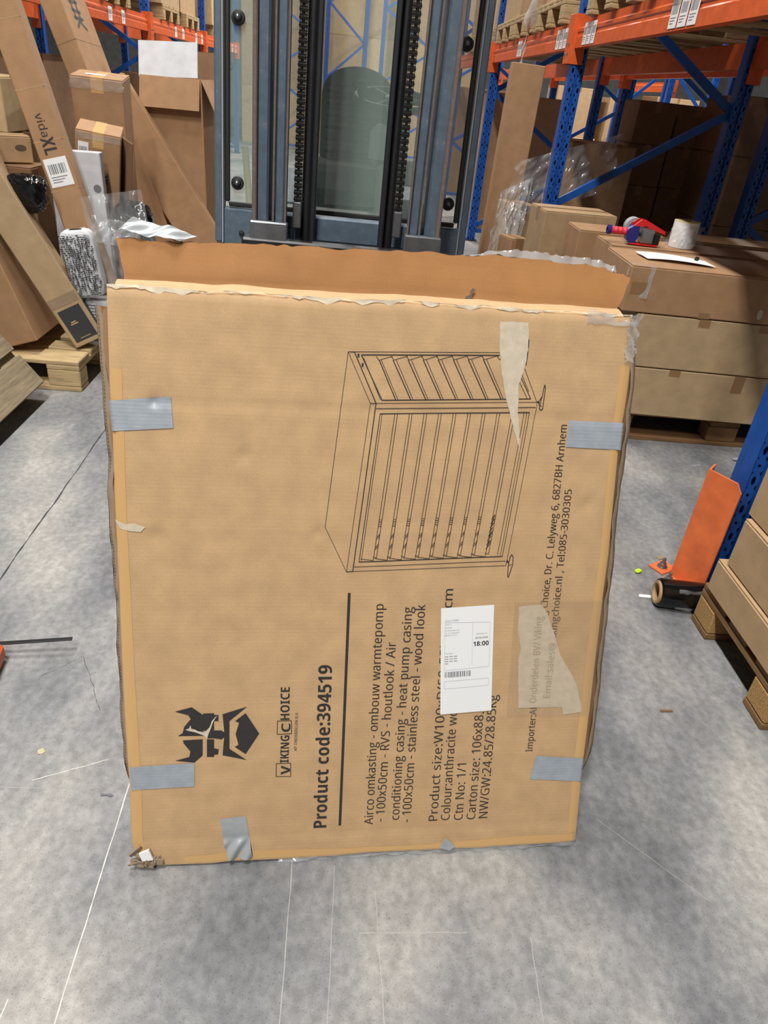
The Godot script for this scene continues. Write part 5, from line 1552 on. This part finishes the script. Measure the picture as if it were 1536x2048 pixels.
func build_small_things() -> void:
	# tape dispenser on the cartons
	var d := thing("tape_dispenser", "red and blue hand tape dispenser lying on the long carton", "tape dispenser", posed(Vector3(1.325, 0.801, -3.545), -4))
	part(d, "grip", lathe([Vector2(0.0, 0.0), Vector2(0.016, 0.0), Vector2(0.018, 0.015), Vector2(0.015, 0.025), Vector2(0.018, 0.036), Vector2(0.015, 0.046), Vector2(0.018, 0.057), Vector2(0.015, 0.067), Vector2(0.016, 0.085), Vector2(0, 0.085)], 18), M.pink_red, Transform3D(Basis(Vector3(0, 0, 1), PI / 2), Vector3(-0.025, 0.055, 0)))
	part(d, "grip_cap", lathe([Vector2(0.012, 0.0), Vector2(0.020, 0.0), Vector2(0.021, 0.018), Vector2(0.012, 0.020)], 18), M.navy, Transform3D(Basis(Vector3(0, 0, 1), PI / 2), Vector3(-0.106, 0.055, 0)))
	part(d, "blue_frame", prism(PackedVector2Array([Vector2(-0.03, 0.02), Vector2(0.005, 0.0), Vector2(0.02, 0.03), Vector2(0.02, 0.085), Vector2(-0.01, 0.085), Vector2(-0.035, 0.065)]), -0.024, 0.024), M.navy)
	var arm := PackedVector2Array([Vector2(-0.01, 0.085), Vector2(0.02, 0.115), Vector2(0.05, 0.112), Vector2(0.14, 0.075), Vector2(0.145, 0.06), Vector2(0.10, 0.07), Vector2(0.05, 0.088), Vector2(0.02, 0.085)])
	part(d, "red_arm", prism(arm, -0.006, 0.006), M.red, at(0, 0, 0.02))
	part(d, "red_arm", prism(arm, -0.006, 0.006), M.red, at(0, 0, -0.03))
	part(d, "steel_plate", box(Vector3(0.06, 0.065, 0.058), 0.004), M.steel, at(0.065, 0.045, 0))
	part(d, "red_base", box(Vector3(0.13, 0.008, 0.05), 0.003), M.red, at(0.055, 0.006, 0))
	part(d, "black_block", box(Vector3(0.03, 0.05, 0.05), 0.004), M.black, at(0.112, 0.034, 0))
	part(d, "tape_roll", lathe([Vector2(0.026, -0.024), Vector2(0.042, -0.024), Vector2(0.042, 0.024), Vector2(0.026, 0.024)], 28), M.paper_grey, Transform3D(Basis(Vector3.RIGHT, PI / 2), Vector3(0.01, 0.072, -0.055)))
	# roll of labels
	var r := thing("label_roll", "upright roll of white labels with torn plastic wrap on the long carton", "label roll", posed(Vector3(1.60, 0.801, -3.61), 0, 0, 0))
	part(r, "roll", lathe([Vector2(0.022, 0.118), Vector2(0.060, 0.118), Vector2(0.060, 0.0), Vector2(0.022, 0.0), Vector2(0.022, 0.118)], 36), M.paper)
	part(r, "backing_edge", lathe([Vector2(0.034, 0.1184), Vector2(0.0602, 0.1184), Vector2(0.0602, 0.115)], 36), M.yellow_pale)
	part(r, "core", lathe([Vector2(0.018, 0.002), Vector2(0.022, 0.002), Vector2(0.022, 0.119), Vector2(0.018, 0.119), Vector2(0.018, 0.002)], 24), M.card_pale)
	film(r, "plastic_wrap", Vector3(-0.14, 0.003, 0.085), Vector3(0.16, 0.005, -0.01), Vector3(0.045, 0.095, -0.02), 0.03, 1.0, "film", 18, 14)
	film(r, "plastic_wrap", Vector3(-0.05, 0.002, 0.09), Vector3(0.13, 0.02, -0.03), Vector3(-0.01, 0.03, -0.02), 0.03, 7.0, "film_thick", 16, 8)
	# paper and cutter
	single("paper_sheet", grid_sheet(14, 6, func(u, v): return Vector3(lerpf(-0.14, 0.14, u), 0.004 + 0.018 * sin(u * PI * 0.55) * (1.0 - u) + 0.004 * v, lerpf(0.05, -0.055, v) + 0.075 * u - 0.03 * (1.0 - u) * v)), M.paper, "white paper sheet curling over the edge of the top long carton", "paper", posed(Vector3(1.415, 0.801, -3.235), 5))
	var kn := thing("box_cutter", "small black and red box cutter lying on the paper sheet", "cutter", posed(Vector3(1.515, 0.809, -3.22), 62, 0, 8))
	part(kn, "handle", box(Vector3(0.085, 0.010, 0.018), 0.003), M.black)
	part(kn, "red_frame", box(Vector3(0.05, 0.008, 0.026), 0.003), M.red, at(-0.022, -0.002, 0))
	# roll of black stretch film on the floor
	var b := thing("film_roll", "roll of black stretch film with cardboard core on the floor by the guard", "film roll", Transform3D(Basis(Vector3.UP, deg_to_rad(-6)) * Basis(Vector3(0, 0, 1), -PI / 2), Vector3(1.038, 0.047, -1.775)))
	part(b, "film_wraps", lathe([Vector2(0.036, 0.004), Vector2(0.042, 0.0), Vector2(0.046, 0.005), Vector2(0.046, 0.26), Vector2(0.036, 0.262)], 32), M.black_film)
	film(b, "loose_film", Vector3(-0.040, 0.05, 0.028), Vector3(0.070, 0.0, 0.006), Vector3(-0.004, 0.12, 0.0), 0.014, 3.0, "film", 14, 14)
	part(b, "core", lathe([Vector2(0.029, -0.006), Vector2(0.037, -0.006), Vector2(0.037, 0.264), Vector2(0.029, 0.264), Vector2(0.029, -0.006)], 28), M.card_pale)
	# litter on the floor
	single("plastic_scrap", lump(Vector3(0.016, 0.006, 0.011), 0.006, 5), M.lime, "bright yellow-green plastic scrap on the floor", "scrap", posed(Vector3(1.045, 0.007, -1.945), 30))
	single("paper_scrap", prism(PackedVector2Array([Vector2(-0.035, -0.006), Vector2(0.03, -0.01), Vector2(0.035, 0.004), Vector2(-0.03, 0.008)]), 0.0, 0.002), M.paper, "white paper strip beside the black film roll", "scrap", Transform3D(Basis(Vector3.RIGHT, -PI / 2), Vector3(1.035, 0.001, -1.81)))
	single("wood_chip", box(Vector3(0.034, 0.004, 0.007), 0.001), M.wood_brown, "tan wood chip on the bare floor", "scrap", posed(Vector3(0.905, 0.002, -1.31), 4))
	single("leaf_scrap", box(Vector3(0.035, 0.003, 0.016), 0.001), M.card_grey, "brown card flake behind the guard's foot", "scrap", posed(Vector3(1.165, 0.002, -2.045), 20))
	single("paper_scrap", box(Vector3(0.05, 0.002, 0.008), 0.0005), M.paper_grey, "thin pale sliver on the floor before the brown pallet", "scrap", posed(Vector3(1.62, 0.001, -2.83), 14))
	single("film_scrap", lump(Vector3(0.035, 0.008, 0.014), 0.008, 6), M.paper_grey, "twisted scrap of film on the floor beside the brown pallet", "scrap", posed(Vector3(1.86, 0.008, -2.92), 20))
	single("dark_flake", prism(PackedVector2Array([Vector2(-0.014, 0.003), Vector2(-0.010, 0.0), Vector2(-0.013, -0.003), Vector2(0.0, -0.0015), Vector2(0.007, -0.004), Vector2(0.014, -0.001), Vector2(0.006, 0.003), Vector2(-0.002, 0.002)]), 0.0, 0.0015), M.dust, "small dark flake on the floor left of the big carton", "scrap", Transform3D(Basis(Vector3.RIGHT, -PI / 2), Vector3(-0.435, 0.0004, -0.99)))
	single("yellow_flake", prism(PackedVector2Array([Vector2(-0.009, 0.002), Vector2(-0.004, -0.008), Vector2(0.005, -0.007), Vector2(0.009, 0.0), Vector2(0.004, 0.004), Vector2(0.002, 0.009), Vector2(-0.005, 0.006)]), 0.0, 0.0012), M.yellow_dull, "pale yellow flake on the floor near the left border", "scrap", Transform3D(Basis(Vector3.RIGHT, -PI / 2), Vector3(-0.609, 0.0004, -1.095)))
	# orange tool with a black strap at the left border
	var tool := thing("hand_tool", "orange and black hand tool with a protruding black strap at the left border", "tool", posed(Vector3(-0.832, 0.0, -1.335), 8))
	part(tool, "orange_shell", box(Vector3(0.10, 0.055, 0.13), 0.02), M.orange, at(-0.012, 0.030, 0.02))
	part(tool, "black_body", box(Vector3(0.09, 0.06, 0.12), 0.015), M.black, at(-0.03, 0.045, -0.01))
	part(tool, "strap", box(Vector3(0.19, 0.004, 0.012), 0.0015), M.black, Transform3D(Basis(Vector3(0, 0, 1), 0.04), Vector3(0.10, 0.040, -0.055)))
	part(tool, "strap_lock", box(Vector3(0.022, 0.012, 0.016), 0.003), M.black, at(-0.008, 0.038, -0.052))
	single("floor_wheel", lathe([Vector2(0.0, -0.03), Vector2(0.06, -0.03), Vector2(0.075, -0.02), Vector2(0.075, 0.02), Vector2(0.06, 0.03), Vector2(0, 0.03)], 28), M.rubber, "dark rubber wheel at the left border below the orange tool", "wheel", Transform3D(Basis(Vector3(0, 0, 1), PI / 2), Vector3(-0.79, 0.075, -1.06)))

func _ready() -> void:
	# camera, light, exposure
	var cam := Camera3D.new()
	cam.name = "camera"
	add_child(cam)
	cam.transform = Transform3D(Basis(Vector3(0.99519, 0.09459, 0.02547), Vector3(-0.06804, 0.85454, -0.51492), Vector3(-0.07047, 0.51071, 0.85686)).orthonormalized(), Vector3(0, 1.33, 0))
	cam.fov = 71.58
	cam.near = 0.05
	cam.far = 80.0
	cam.current = true
	var we := WorldEnvironment.new()
	we.name = "environment"
	var env := Environment.new()
	env.background_mode = Environment.BG_COLOR
	env.background_color = Color(0.55, 0.6, 0.66)
	env.tonemap_mode = Environment.TONE_MAPPER_LINEAR
	env.tonemap_exposure = 1.35
	env.sdfgi_enabled = true
	env.ssao_enabled = true
	env.ssil_enabled = true
	we.environment = env
	add_child(we)
	wave.seed = 4
	wave.frequency = 0.02
	wave.fractal_octaves = 3
	make_materials()
	for q in [[-1.1, 3.6, 27.0, "behind the camera"], [-1.1, 0.4, 27.0, "over the big carton"], [-1.1, -3.4, 18.0, "over the forklift"], [-1.1, -7.4, 11.0, "behind the forklift"], [-0.3, -11.4, 18.0, "far along the aisle"], [0.0, -15.0, 22.0, "at the aisle's end"], [4.7, -12.2, 60.0, "over the next aisle"]]:
		lamp(q[0], q[1], q[2], q[3])
	build_shell()
	build_racks()
	build_forklift()
	build_big_carton()
	build_guard()
	build_left_pile()
	build_right_goods()
	build_small_things()
